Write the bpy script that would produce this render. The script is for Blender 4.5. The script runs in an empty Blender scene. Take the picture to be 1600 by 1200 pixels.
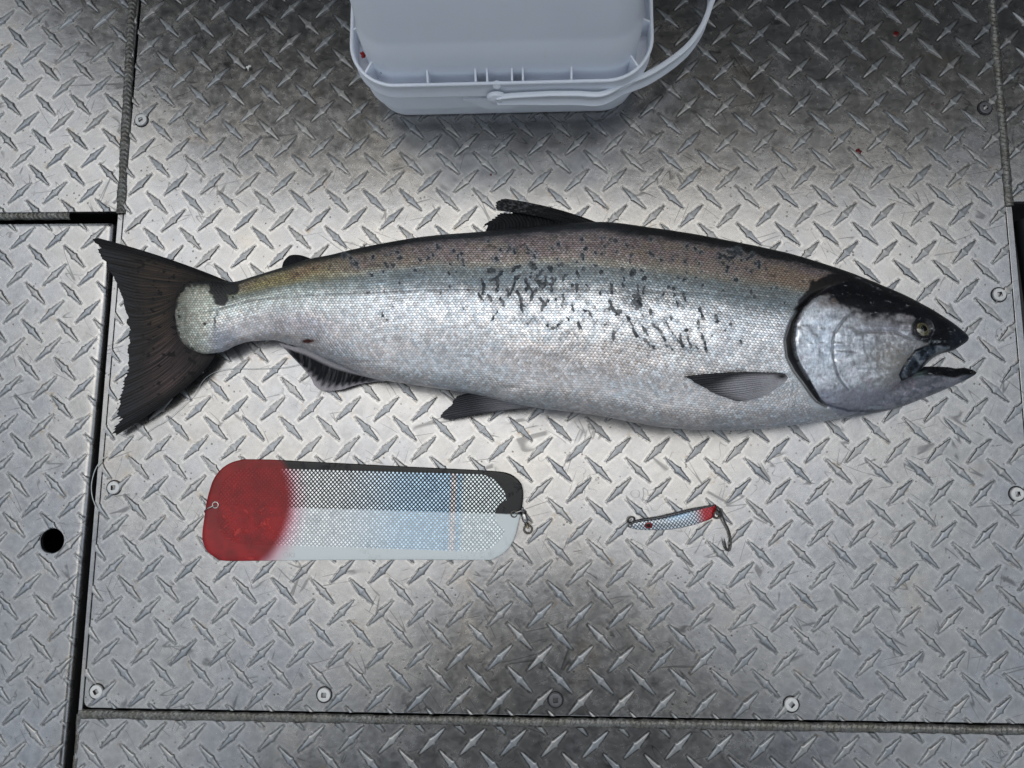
import bpy, bmesh, math, random
import numpy as np
from mathutils import Vector, Matrix

random.seed(7)
rng = np.random.default_rng(7)
SC = bpy.context.scene
COL = SC.collection
R_ = math.radians

# ---------------------------------------------------------------- camera
FPX, IW, IH = 1200.0, 1600.0, 1200.0
PT = 0.034                                   # tread pitch in metres
AR, SH = 1.03154, 0.00129                    # pitch ratio and skew of the rolled pattern
ca, cb, cc = -0.13462, -0.04274, -0.00057
def _rot(a, b, c):
    ca_, sa = math.cos(a), math.sin(a); cb_, sb = math.cos(b), math.sin(b); cc_, sc = math.cos(c), math.sin(c)
    Rx = np.array([[1, 0, 0], [0, ca_, -sa], [0, sa, ca_]])
    Ry = np.array([[cb_, 0, sb], [0, 1, 0], [-sb, 0, cb_]])
    Rz = np.array([[cc_, -sc, 0], [sc, cc_, 0], [0, 0, 1]])
    return Rz @ Ry @ Rx
RM = _rot(ca, cb, cc)
TV = np.array([-7.70998, 10.08619, -21.66531]) * PT
CAMP = -RM.T @ TV
cam_d = bpy.data.cameras.new("camera"); cam = bpy.data.objects.new("camera", cam_d); COL.objects.link(cam)
cam_d.sensor_width = 36.0; cam_d.lens = FPX / IW * 36.0
cam_d.clip_start = 0.01; cam_d.clip_end = 100.0
M4 = np.eye(4); M4[:3, :3] = RM.T; M4[:3, 3] = CAMP
cam.matrix_world = Matrix(M4.tolist())
SC.camera = cam

# ---------------------------------------------------------------- sky and sun
SUN_EL, SUN_AZ = 70.0, -12.0                 # degrees; azimuth from +Y towards +X
world = bpy.data.worlds.new("World"); SC.world = world; world.use_nodes = True
wn = world.node_tree; wn.nodes.clear()
sky = wn.nodes.new('ShaderNodeTexSky'); sky.sky_type = 'NISHITA'; sky.sun_disc = False
sky.sun_elevation = R_(SUN_EL); sky.sun_rotation = R_(SUN_AZ)
sky.air_density = 1.0; sky.dust_density = 0.6; sky.ozone_density = 1.0
bg = wn.nodes.new('ShaderNodeBackground'); bg.inputs[1].default_value = 0.15
wo = wn.nodes.new('ShaderNodeOutputWorld')
hs = wn.nodes.new('ShaderNodeHueSaturation'); hs.inputs['Saturation'].default_value = 0.36     # thin overcast
wn.links.new(sky.outputs[0], hs.inputs['Color']); tn = wn.nodes.new('ShaderNodeMix'); tn.data_type = 'RGBA'; tn.blend_type = 'MULTIPLY'; tn.inputs[0].default_value = 1.0; tn.inputs[7].default_value = (0.985, 1.0, 0.955, 1)
wn.links.new(hs.outputs[0], tn.inputs[6]); wn.links.new(tn.outputs[2], bg.inputs[0]); wn.links.new(bg.outputs[0], wo.inputs[0])
sd = bpy.data.lights.new("sun", 'SUN'); sd.energy = 0.55; sd.angle = R_(60.0); sd.color = (1.0, 0.94, 0.86)
so = bpy.data.objects.new("sun", sd); COL.objects.link(so)
sdir = Vector((math.sin(R_(SUN_AZ)) * math.cos(R_(SUN_EL)), math.cos(R_(SUN_AZ)) * math.cos(R_(SUN_EL)), math.sin(R_(SUN_EL))))
so.rotation_euler = sdir.to_track_quat('Z', 'Y').to_euler()
SC.view_settings.view_transform = 'Standard'; SC.view_settings.look = 'None'
SC.view_settings.exposure = 0.72; SC.view_settings.gamma = 1.0
SC.view_settings.use_curve_mapping = False
SC.cycles.max_bounces = 8

# ---------------------------------------------------------------- helpers
def G(px, py, z=0.0):
    """point of the plane at height z that the photograph shows at pixel (px, py)"""
    d = RM.T @ np.array([(px - 800) / FPX, -(py - 600) / FPX, -1.0])
    t = (z - CAMP[2]) / d[2]
    p = CAMP + d * t
    return Vector((p[0], p[1], z))
def GN(px, py, z):
    px, py, z = np.broadcast_arrays(np.asarray(px, float), np.asarray(py, float), np.asarray(z, float))
    d = np.stack([(px - 800) / FPX, -(py - 600) / FPX, -np.ones_like(px)], -1) @ RM
    t = (z - CAMP[2]) / d[..., 2]
    return CAMP + d * t[..., None]
def PX(P):
    C = P @ RM.T + TV
    return 800 + FPX * C[..., 0] / -C[..., 2], 600 - FPX * C[..., 1] / -C[..., 2]

def tag(o, label=None, cat=None, group=None, kind=None):
    if label: o["label"] = label
    if cat: o["category"] = cat
    if group: o["group"] = group
    if kind: o["kind"] = kind
    return o
def empty(name, loc=(0, 0, 0)):
    o = bpy.data.objects.new(name, None); COL.objects.link(o); o.location = loc; o.empty_display_size = 0.02
    return o
def link(name, me, mat=None, parent=None):
    o = bpy.data.objects.new(name, me); COL.objects.link(o)
    if mat is not None and len(me.materials) == 0: me.materials.append(mat)
    if parent is not None:
        o.parent = parent
        o.matrix_parent_inverse = Matrix.Translation(-parent.location)
    return o
def mesh(name, verts, faces, smooth=True):
    me = bpy.data.meshes.new(name)
    me.from_pydata([tuple(v) for v in verts], [], [tuple(f) for f in faces]); me.update()
    if smooth: me.polygons.foreach_set('use_smooth', [True] * len(me.polygons))
    return me
def grid_mesh(name, V, closed_u=False, closed_v=False, smooth=True):
    """V: (nu, nv, 3) array -> quad mesh"""
    nu, nv = V.shape[:2]
    iu = np.arange(nu if closed_u else nu - 1); iv = np.arange(nv if closed_v else nv - 1)
    A, B = np.meshgrid(iu, iv, indexing='ij'); A2 = (A + 1) % nu; B2 = (B + 1) % nv
    F = np.stack([A * nv + B, A2 * nv + B, A2 * nv + B2, A * nv + B2], -1).reshape(-1, 4)
    me = bpy.data.meshes.new(name)
    me.vertices.add(nu * nv); me.vertices.foreach_set('co', V.reshape(-1).astype(np.float32))
    me.loops.add(len(F) * 4); me.loops.foreach_set('vertex_index', F.reshape(-1).astype(np.int32))
    me.polygons.add(len(F)); me.polygons.foreach_set('loop_start', np.arange(0, len(F) * 4, 4, dtype=np.int32))
    me.polygons.foreach_set('loop_total', np.full(len(F), 4, np.int32))
    me.update(calc_edges=True); me.validate()
    if smooth: me.polygons.foreach_set('use_smooth', np.ones(len(F), bool))
    return me
def set_col(me, name, arr):
    at = me.color_attributes.new(name, 'FLOAT_COLOR', 'POINT')
    at.data.foreach_set('color', np.ascontiguousarray(arr, dtype=np.float32).reshape(-1))
def tube(name, pts, rad, mat, parent, nseg=10, closed=False, caps=True):
    P = [Vector(p) for p in pts]; n = len(P)
    rad = rad if hasattr(rad, '__len__') else [rad] * n
    V = []; up = None
    for i in range(n):
        if closed: t = (P[(i + 1) % n] - P[i - 1]).normalized()
        else: t = (P[min(i + 1, n - 1)] - P[max(i - 1, 0)]).normalized()
        if up is None:
            up = t.orthogonal().normalized()
        up = (up - t * up.dot(t)).normalized()
        s = t.cross(up)
        V.append([P[i] + (up * math.cos(a) + s * math.sin(a)) * rad[i] for a in [2 * math.pi * k / nseg for k in range(nseg)]])
    me = grid_mesh(name, np.array([[list(v) for v in r] for r in V]), closed_u=closed, closed_v=True)
    if caps and not closed:
        bm = bmesh.new(); bm.from_mesh(me); bm.verts.ensure_lookup_table()
        bm.faces.new([bm.verts[k] for k in range(nseg)][::-1]); bm.faces.new([bm.verts[(n - 1) * nseg + k] for k in range(nseg)])
        bm.to_mesh(me); bm.free()
    return link(name, me, mat, parent)
def smooth_path(pts, k=6):
    P = [Vector(p) for p in pts]; out = []
    for i in range(len(P) - 1):
        p0 = P[max(i - 1, 0)]; p1 = P[i]; p2 = P[i + 1]; p3 = P[min(i + 2, len(P) - 1)]
        for j in range(k):
            t = j / k
            out.append(0.5 * ((2 * p1) + (p2 - p0) * t + (2 * p0 - 5 * p1 + 4 * p2 - p3) * t * t + (3 * p1 - p0 - 3 * p2 + p3) * t ** 3))
    out.append(P[-1]); return out
def prism(name, pts, z0, z1, mat, parent=None, bevel=0.0, seg=2, holes=None):
    bm = bmesh.new()
    vs = [bm.verts.new((p[0], p[1], z1)) for p in pts]
    f = bm.faces.new(vs)
    if f.normal.z < 0 or (bm.normal_update() or f.normal.z < 0): f.normal_flip()
    r = bmesh.ops.extrude_face_region(bm, geom=[f])
    for v in [e for e in r['geom'] if isinstance(e, bmesh.types.BMVert)]: v.co.z = z0
    bmesh.ops.recalc_face_normals(bm, faces=bm.faces)
    if bevel > 0:
        ed = [e for e in bm.edges if all(abs(v.co.z - z1) < 1e-7 for v in e.verts)]
        bmesh.ops.bevel(bm, geom=ed, offset=bevel, segments=seg, affect='EDGES', profile=0.5)
    me = bpy.data.meshes.new(name); bm.to_mesh(me); bm.free()
    return link(name, me, mat, parent)

# value noise in numpy
def vnoise(x, y, seed=0):
    xi = np.floor(x).astype(np.int64); yi = np.floor(y).astype(np.int64); xf = x - xi; yf = y - yi
    def h(a, b):
        n = (a * 374761393 + b * 668265263 + seed * 2147483647) & 0xffffffff
        n = ((n ^ (n >> 13)) * 1274126177) & 0xffffffff
        return ((n ^ (n >> 16)) & 0xffff) / 65535.0
    u = xf * xf * (3 - 2 * xf); v = yf * yf * (3 - 2 * yf)
    return (h(xi, yi) * (1 - u) + h(xi + 1, yi) * u) * (1 - v) + (h(xi, yi + 1) * (1 - u) + h(xi + 1, yi + 1) * u) * v
def fbm(x, y, o=4, seed=0):
    s = 0; a = 0.5; t = 0
    for k in range(o):
        s = s + a * vnoise(x * 2 ** k, y * 2 ** k, seed + k * 17); t += a; a *= 0.5
    return s / t
def sstep(a, b, x):
    t = np.clip((x - a) / (b - a), 0, 1); return t * t * (3 - 2 * t)
def pdist(X, Y, pts):
    """distance, signed side and arc parameter to a polyline"""
    best = np.full(X.shape, 1e9); side = np.zeros(X.shape)
    for (x0, y0), (x1, y1) in zip(pts[:-1], pts[1:]):
        dx, dy = x1 - x0, y1 - y0; L = dx * dx + dy * dy + 1e-9
        t = np.clip(((X - x0) * dx + (Y - y0) * dy) / L, 0, 1)
        ex = X - (x0 + t * dx); ey = Y - (y0 + t * dy); d = np.hypot(ex, ey)
        m = d < best; best = np.where(m, d, best); side = np.where(m, np.sign(dx * ey - dy * ex), side)
    return best, side
def inside(X, Y, poly):
    c = np.zeros(X.shape, bool); n = len(poly)
    for i in range(n):
        x0, y0 = poly[i]; x1, y1 = poly[(i + 1) % n]
        if y0 == y1: continue
        c ^= ((y0 > Y) != (y1 > Y)) & (X < (x1 - x0) * (Y - y0) / (y1 - y0) + x0)
    return c

# shader graph in expressions
class N:
    def __init__(s, nt, v): s.nt = nt; s.v = v
    def _m(s, op, *o, clamp=False):
        n = s.nt.nodes.new('ShaderNodeMath'); n.operation = op; n.use_clamp = clamp
        for i, a in enumerate((s,) + o):
            a = a.v if isinstance(a, N) else a
            if isinstance(a, (int, float)): n.inputs[i].default_value = a
            else: s.nt.links.new(a, n.inputs[i])
        return N(s.nt, n.outputs[0])
    def __add__(s, o): return s._m('ADD', o)
    __radd__ = __add__
    def __sub__(s, o): return s._m('SUBTRACT', o)
    def __rsub__(s, o): return N(s.nt, float(o))._m('SUBTRACT', s) if not isinstance(o, N) else o - s
    def __mul__(s, o): return s._m('MULTIPLY', o)
    __rmul__ = __mul__
    def __truediv__(s, o): return s._m('DIVIDE', o)
    def __pow__(s, o): return s._m('POWER', o)
    def abs(s): return s._m('ABSOLUTE')
    def floor(s): return s._m('FLOOR')
    def frac(s): return s._m('FRACT')
    def sqrt(s): return s._m('SQRT')
    def min(s, o): return s._m('MINIMUM', o)
    def max(s, o): return s._m('MAXIMUM', o)
    def gt(s, o): return s._m('GREATER_THAN', o)
    def clamp(s): return s._m('ADD', 0.0, clamp=True)
    def ss(s, a, b, lo=0.0, hi=1.0):
        n = s.nt.nodes.new('ShaderNodeMapRange'); n.interpolation_type = 'SMOOTHSTEP'
        s.nt.links.new(s.v, n.inputs['Value'])
        n.inputs['From Min'].default_value = a; n.inputs['From Max'].default_value = b
        n.inputs['To Min'].default_value = lo; n.inputs['To Max'].default_value = hi
        return N(s.nt, n.outputs['Result'])
class Mat:
    def __init__(s, name):
        s.m = bpy.data.materials.new(name); s.m.use_nodes = True; s.nt = s.m.node_tree
        s.b = s.nt.nodes['Principled BSDF']
    def new(s, t): return s.nt.nodes.new(t)
    def lk(s, a, b):
        a = a.v if isinstance(a, N) else a
        if isinstance(a, (int, float)): b.default_value = a
        elif isinstance(a, tuple): b.default_value = a if len(a) == len(b.default_value) else a + (1,)
        else: s.nt.links.new(a, b)
    def obj(s):
        if not hasattr(s, '_o'):
            s._o = s.new('ShaderNodeTexCoord').outputs['Object']
            sp = s.new('ShaderNodeSeparateXYZ'); s.nt.links.new(s._o, sp.inputs[0])
            s.x, s.y, s.z = [N(s.nt, sp.outputs[k]) for k in range(3)]
        return s._o
    def vec(s, x, y, z=0.0):
        n = s.new('ShaderNodeCombineXYZ')
        for i, a in enumerate((x, y, z)): s.lk(a, n.inputs[i])
        return n.outputs[0]
    def noise(s, vec, scale, detail=3, rough=0.5, dist=0.0):
        n = s.new('ShaderNodeTexNoise'); s.lk(vec, n.inputs['Vector']); n.inputs['Scale'].default_value = scale
        n.inputs['Detail'].default_value = detail; n.inputs['Roughness'].default_value = rough
        n.inputs['Distortion'].default_value = dist
        return N(s.nt, n.outputs[0])
    def voro(s, vec, scale, feat='F1'):
        n = s.new('ShaderNodeTexVoronoi'); n.feature = feat; s.lk(vec, n.inputs['Vector']); n.inputs['Scale'].default_value = scale
        return N(s.nt, n.outputs['Distance']), n
    def white(s, vec):
        n = s.new('ShaderNodeTexWhiteNoise'); n.noise_dimensions = '3D'; s.lk(vec, n.inputs['Vector'])
        return N(s.nt, n.outputs['Value'])
    def mix(s, f, a, b, mode='MIX'):
        n = s.new('ShaderNodeMix'); n.data_type = 'RGBA'; n.blend_type = mode; n.clamp_factor = True
        s.lk(f, n.inputs[0]); s.lk(a, n.inputs[6]); s.lk(b, n.inputs[7])
        return n.outputs[2]
    def scale(s, c, f):
        n = s.new('ShaderNodeVectorMath'); n.operation = 'SCALE'; s.lk(c, n.inputs[0]); s.lk(f, n.inputs[3]); return n.outputs[0]
    def attr(s, name):
        n = s.new('ShaderNodeAttribute'); n.attribute_name = name; return n
    def bump(s, h, dist, strength=1.0, prev=None):
        n = s.new('ShaderNodeBump'); s.lk(h, n.inputs['Height']); n.inputs['Distance'].default_value = dist
        n.inputs['Strength'].default_value = strength
        if prev is not None: s.nt.links.new(prev, n.inputs['Normal'])
        return n.outputs[0]
    def set(s, **k):
        names = dict(color='Base Color', metal='Metallic', rough='Roughness', normal='Normal', spec='Specular IOR Level',
                     coat='Coat Weight', coatr='Coat Roughness', trans='Transmission Weight', sss='Subsurface Weight',
                     sssr='Subsurface Radius', ssss='Subsurface Scale', alpha='Alpha', ior='IOR', sheen='Sheen Weight')
        for a, v in k.items(): s.lk(v, s.b.inputs[names[a]])
        return s.m

# ---------------------------------------------------------------- materials
def plate_mat(name, ox, oy, tint=1.0, treads=True):
    """worn rolled aluminium; (ox, oy) = position of one backslash tread"""
    m = Mat(name); o = m.obj(); x, y = m.x, m.y
    big = m.noise(o, 9.0, 4, 0.55); mid = m.noise(o, 38.0, 4, 0.6); fine = m.noise(o, 420.0, 3, 0.6); mf = m.noise(o, 150.0, 4, 0.65)
    cloud = m.noise(m.vec(x * 1.0, y * 1.0, 3.7), 3.2, 3, 0.5)
    # scratches: thin level lines of stretched noise at several headings, each only in places
    def scratch(ang, stretch, sc, seed, w, thr):
        c, s_ = math.cos(ang), math.sin(ang)
        u = x * c + y * s_; v = y * c - x * s_
        n = m.noise(m.vec(u * stretch, v, seed), sc, 1, 0.4)
        msk = m.noise(m.vec(x, y, seed + 5.0), 30.0, 1).ss(thr, thr + 0.05)
        return ((n - 0.5).abs()).ss(w, 0.0) * msk
    sc = scratch(0.25, 0.10, 60, 1.0, 0.012, 0.57).max(scratch(2.1, 0.12, 75, 2.0, 0.012, 0.58)) \
        .max(scratch(1.2, 0.1, 65, 3.0, 0.010, 0.60)).max(scratch(-0.5, 0.16, 45, 4.0, 0.008, 0.58))
    loops = (m.noise(m.vec(x, y, 9.0), 34, 2, 0.5) - 0.5).abs().ss(0.006, 0.0) * m.noise(m.vec(x, y, 11.0), 22, 1).ss(0.6, 0.63)
    sc = sc.max(loops * 0.8)
    pv, pn = m.voro(m.vec(x, y, 0.0), 170.0)
    pits = pv.ss(0.20, 0.10) * mid.ss(0.48, 0.60)
    pv2, _ = m.voro(m.vec(x, y, 5.0), 420.0)
    pits2 = pv2.ss(0.22, 0.1) * mf.ss(0.52, 0.62)
    # polished / dirty rims round each tread
    halo = N(m.nt, 0.0)
    rim = None
    if treads:
        hs = []
        for sx, off in ((1, 0.0), (-1, 0.5)):
            u = (((x - ox) / PT + (off + 0.5)).frac() - 0.5) * PT
            v = (((y - oy) / (PT * AR) + (off + 0.5)).frac() - 0.5) * PT * AR
            a = (u - v * sx) * 0.7071; b = (u * sx + v) * 0.7071
            b = b * 1.0
            w = 0.0034 - a.abs() * 0.13
            hs.append((b.abs() - w.max(0.0006)).max((a.abs() - 0.0155) * 0.8))
        halo = hs[0].min(hs[1])
        rim = halo
    tone = big * 0.13 + mid * 0.16 + mf * 0.12 + cloud * 0.14 + 0.31     # about 0.6 in the mean
    col = m.mix(big.ss(0.35, 0.65), (0.56, 0.565, 0.58), (0.60, 0.585, 0.56))
    grit = m.noise(o, 75.0, 6, 0.75)
    col = m.scale(col, (tone * 1.75 + (grit - 0.5) * 0.75 - 0.02) * (0.60 * tint))
    if rim is not None:
        wn_ = m.noise(o, 260, 3, 0.6)
        edge = rim.ss(0.0030, 0.0002) * wn_.ss(0.3, 0.6)
        col = m.mix(edge * 0.5, col, (0.58, 0.565, 0.54))
        dirt = rim.ss(0.0042, 0.0005) * m.noise(m.vec(x, y, 21.0), 42, 3, 0.6).ss(0.56, 0.68) * mf.ss(0.42, 0.62)
        col = m.mix(dirt * 0.7, col, (0.26, 0.20, 0.13))
        line = rim.ss(0.0006, 0.0) * fine.ss(0.3, 0.6)
        col = m.mix(line * 0.8, col, (0.12, 0.12, 0.12))
    blot = m.noise(m.vec(x, y, 31.0), 16, 4, 0.6).ss(0.58, 0.72)
    col = m.mix(blot * 0.25, col, (0.45, 0.38, 0.29))
    col = m.mix(pits * 0.8, col, (0.09, 0.08, 0.07)); col = m.mix(pits2 * 0.55, col, (0.15, 0.14, 0.13))
    col = m.mix(sc * 0.8, col, (0.13, 0.13, 0.13))
    rough = (mid * 0.20 + mf * 0.16 + 0.01).clamp()
    h = mid * 0.5 + mf * 0.25 + fine * 0.08 - sc * 0.06 - pits * 0.2
    nrm = m.bump(h, 0.0004, 0.6)
    m.set(color=col, metal=0.93, rough=(rough + 0.06), normal=nrm, spec=0.5)
    return m.m

def metal_mat(name, col, rough, metal=1.0, nscale=300, namp=0.3, bump=0.0002):
    m = Mat(name); o = m.obj(); n = m.noise(o, nscale, 4, 0.6); n2 = m.noise(o, nscale * 0.2, 3)
    c = m.scale(m.mix(n2, col, tuple(v * 0.75 for v in col)), n * namp * 2 + (1 - namp))
    m.set(color=c, metal=metal, rough=(n * 0.2 + rough - 0.1).clamp(), normal=m.bump(n, bump, 0.6))
    return m.m

# ---------------------------------------------------------------- the deck
org = {'main': (0.0, 0.0)}
def off_from(px, py, slash=False):
    p = G(px, py, 0.0); return (p.x - (0.5 * PT if slash else 0), p.y - (0.5 * PT * AR if slash else 0))
OFF_BOT = off_from(866, 1162, True)
OFF_TL = off_from(76.3, 110.3)
OFF_HL = off_from(111.2, 458.0)
OFF_TR = off_from(1579.6, 119.6, True)
M_main = plate_mat("hatch_aluminium", 0, 0)
M_bot = plate_mat("deck_aluminium", *OFF_BOT)
M_tl = plate_mat("port_aluminium", *OFF_TL)
M_hl = plate_mat("side_hatch_aluminium", *OFF_HL)
M_tr = plate_mat("starboard_aluminium", *OFF_TR)
M_lip = plate_mat("frame_aluminium", 0, 0, 0.95, treads=False)

def tread_mat():
    m = Mat("tread_aluminium"); o = m.obj(); info = m.new('ShaderNodeObjectInfo')
    g = m.new('ShaderNodeNewGeometry'); pos = g.outputs['Position']
    n = m.noise(pos, 300, 4, 0.65); n2 = m.noise(pos, 900, 2); n3 = m.noise(pos, 25, 2)
    rnd = N(m.nt, info.outputs['Random'])
    c = m.scale(m.mix(n3.ss(0.4, 0.6), (0.35, 0.37, 0.39), (0.39, 0.39, 0.385)), n * 0.5 + n3 * 0.4 + rnd * 0.12 + 0.36)
    pit = n.ss(0.30, 0.22)
    c = m.mix(pit * 0.6, c, (0.12, 0.12, 0.12))
    m.set(color=c, metal=0.85, rough=(n2 * 0.2 + 0.30).clamp(), normal=m.bump(n, 0.0004, 0.6))
    return m.m
M_tread = tread_mat()

# one tread: a pointed lens with a knuckle at its middle, along +x
def tread_mesh(sgn, name):
    L = 0.0152; us = [-1, -0.86, -0.62, -0.36, -0.16, -0.09, -0.045, 0, 0.045, 0.09, 0.16, 0.36, 0.62, 0.86, 1]
    bm = bmesh.new(); rings = []
    for k, u in enumerate(us):
        w = 0.00225 * (1 - abs(u)) ** 0.82
        hub = 0.00125 * math.exp(-(u / 0.075) ** 2)
        hh = 0.0011 * (1 - abs(u) ** 5) + 0.0002 + 0.00012 * math.exp(-(u / 0.1) ** 2)
        sk = 0.0006 * min(1, (1 - abs(u)) * 6 + 0.12)
        wa, wb = w + hub, w + hub * 0.9
        row = [(u * (L + (0.0004 if abs(u) == 1 else 0)), -(wa + sk), -0.00025), (u * L * 0.985, -wa * 0.98, hh * 0.93), (u * L * 0.97, -wa * 0.45, hh), (u * L * 0.97, 0, hh * 1.01),
               (u * L * 0.97, wb * 0.45, hh), (u * L * 0.985, wb * 0.98, hh * 0.93), (u * (L + (0.0004 if abs(u) == 1 else 0)), wb + sk, -0.00025)]
        rings.append(row)
    ang = -sgn * math.pi / 4; c, s = math.cos(ang), math.sin(ang)
    V = []
    for row in rings: V.append([(x * c - y * s, x * s + y * c, z) for x, y, z in row])
    me = grid_mesh(name, np.array(V), smooth=False)
    me.materials.append(M_tread)
    return me
TB = tread_mesh(1, "tread_back"); TF = tread_mesh(-1, "tread_forward")

def lattice(off, poly, margin=0.016):
    """all treads whose lens can touch the polygon; returns (x, y, kind, crosses)"""
    xs = [p[0] for p in poly]; ys = [p[1] for p in poly]; out = []
    n = len(poly); area = sum(poly[i][0] * poly[(i + 1) % n][1] - poly[(i + 1) % n][0] * poly[i][1] for i in range(n))
    sg = 1 if area > 0 else -1
    i0 = int((min(xs) - off[0]) / PT) - 2; i1 = int((max(xs) - off[0]) / PT) + 3
    j0 = int((off[1] - max(ys)) / (PT * AR)) - 2; j1 = int((off[1] - min(ys)) / (PT * AR)) + 3
    for j in range(j0, j1):
        for i in range(i0, i1):
            for k in (0, 1):
                ii, jj = i + 0.5 * k, j - 0.5 * k
                x = off[0] + (ii + SH * jj) * PT; y = off[1] - jj * PT * AR
                lim = 0.0128
                d = 1e9
                for e in range(n):
                    a, b = poly[e], poly[(e + 1) % n]; ex, ey = b[0] - a[0], b[1] - a[1]; L = math.hypot(ex, ey)
                    d = min(d, sg * (ex * (y - a[1]) - ey * (x - a[0])) / L)
                if d > -lim * 0.93: out.append((x, y, k, d < lim))
    return out
def clip_mesh(me, x, y, poly, name):
    bm = bmesh.new(); bm.from_mesh(me); n = len(poly)
    area = sum(poly[i][0] * poly[(i + 1) % n][1] - poly[(i + 1) % n][0] * poly[i][1] for i in range(n)); sg = 1 if area > 0 else -1
    for e in range(n):
        a, b = poly[e], poly[(e + 1) % n]; nx, ny = sg * (b[1] - a[1]), -sg * (b[0] - a[0])
        bmesh.ops.bisect_plane(bm, geom=bm.verts[:] + bm.edges[:] + bm.faces[:], plane_co=(a[0] - x, a[1] - y, 0), plane_no=(nx, ny, 0), clear_outer=True)
    if not bm.faces: bm.free(); return None
    o = bpy.data.meshes.new(name); bm.to_mesh(o); bm.free(); o.materials.append(M_tread); return o
def lay_treads(parent, off, poly, z, limit=300, score=None, skip=None, bendx=None):
    T = lattice(off, poly); T.sort(key=lambda t: -score(t) if score else 0)
    n = 0; VV = []; FF = []; base = 0
    for (x, y, k, crosses) in T:
        if skip and skip(x, y): continue
        me = TF if k else TB
        if crosses or bendx:
            me2 = clip_mesh(me, x, y, poly, "tread_cut")
            if me2 is None: continue
            if bendx:
                touched = False
                for v in me2.vertices:
                    d = bendx(v.co.x + x, v.co.y + y)
                    v.co.z += d
                me2.update()
            me = me2
        if n < limit and score(( x, y, k, crosses)) > -1e8:
            o = link("tread", me, None, parent); o.location = (x, y, z); n += 1
        else:
            co = np.zeros(len(me.vertices) * 3); me.vertices.foreach_get('co', co); co = co.reshape(-1, 3) + (x, y, z)
            for p in me.polygons: FF.append(tuple(v + base for v in p.vertices))
            VV.append(co); base += len(co)
    if VV:
        me = mesh("tread_field", np.concatenate(VV), FF, False); me.materials.append(M_tread)
        o = link("tread_field", me, None, parent); tag(o, kind="stuff")

def line_x(p, q, y):       # x on the line p-q at height y
    return p[0] + (q[0] - p[0]) * (y - p[1]) / (q[1] - p[1])
# edges of the screwed-down hatch
eL0, eL1 = G(196, 300), G(134.5, 1050)
eR0, eR1 = G(1543.5, 0), G(1594, 600)
eB0, eB1 = G(150, 1106), G(1590, 1130.5)
yB = (eB0.y + eB1.y) / 2
YT, YF = 0.30, -1.10                      # far beyond the top and the bottom of the frame
mL = [(line_x(eL0, eL1, YT), YT), (line_x(eL0, eL1, yB), line_x((eB0.y, eB0.x), (eB1.y, eB1.x), line_x(eL0, eL1, yB)))]
mR = [(line_x(eR0, eR1, YT), YT), (line_x(eR0, eR1, yB), line_x((eB0.y, eB0.x), (eB1.y, eB1.x), line_x(eR0, eR1, yB)))]
main_poly = [mL[0], mL[1], mR[1], mR[0]]
M_gapshade = Mat("gap_shade"); M_gapshade.set(color=(0.03, 0.03, 0.03), rough=0.7, metal=0.2); M_gapshade = M_gapshade.m  # near-black plate sides: the shade of the gap put into the colour
def deck_plate(name, poly, z, mat, thick=0.004, bev=0.0005, rnd=None):
    o = prism(name, poly, z - thick, z, mat, None, bev, 2); tag(o, kind="structure")
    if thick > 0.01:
        o.data.materials.append(M_gapshade)
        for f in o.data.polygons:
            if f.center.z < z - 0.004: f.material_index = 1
    return o
def round_poly(poly, r, n=5):
    out = []; k = len(poly)
    for i in range(k):
        p = Vector(poly[i]).to_2d(); a = (Vector(poly[i - 1]).to_2d() - p).normalized(); b = (Vector(poly[(i + 1) % k]).to_2d() - p).normalized()
        for j in range(n + 1):
            t = j / n; q = p + a * r * (1 - t) ** 2 + b * r * t ** 2
            out.append((q.x, q.y))
    return out
hatch = deck_plate("deck_hatch", round_poly(main_poly, 0.007), 0.0, M_main)
def sc_main(t):
    u, v = PX(np.array([t[0], t[1], 0.0]))
    if not (0 < u < 1600 and 0 < v < 1200): return -1e9
    if 360 < v < 665 and 200 < u < 1430 and (v < 590 or u > 560): return -1e9    # under the fish
    if v < 170 and 560 < u < 1000: return -1e9
    return v
lay_treads(hatch, (0, 0), main_poly, 0.0, 300, sc_main)
def sc_any(t):
    u, v = PX(np.array([t[0], t[1], 0.0])); return v if (-20 < u < 1620 and -20 < v < 1220) else -1e9

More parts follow.
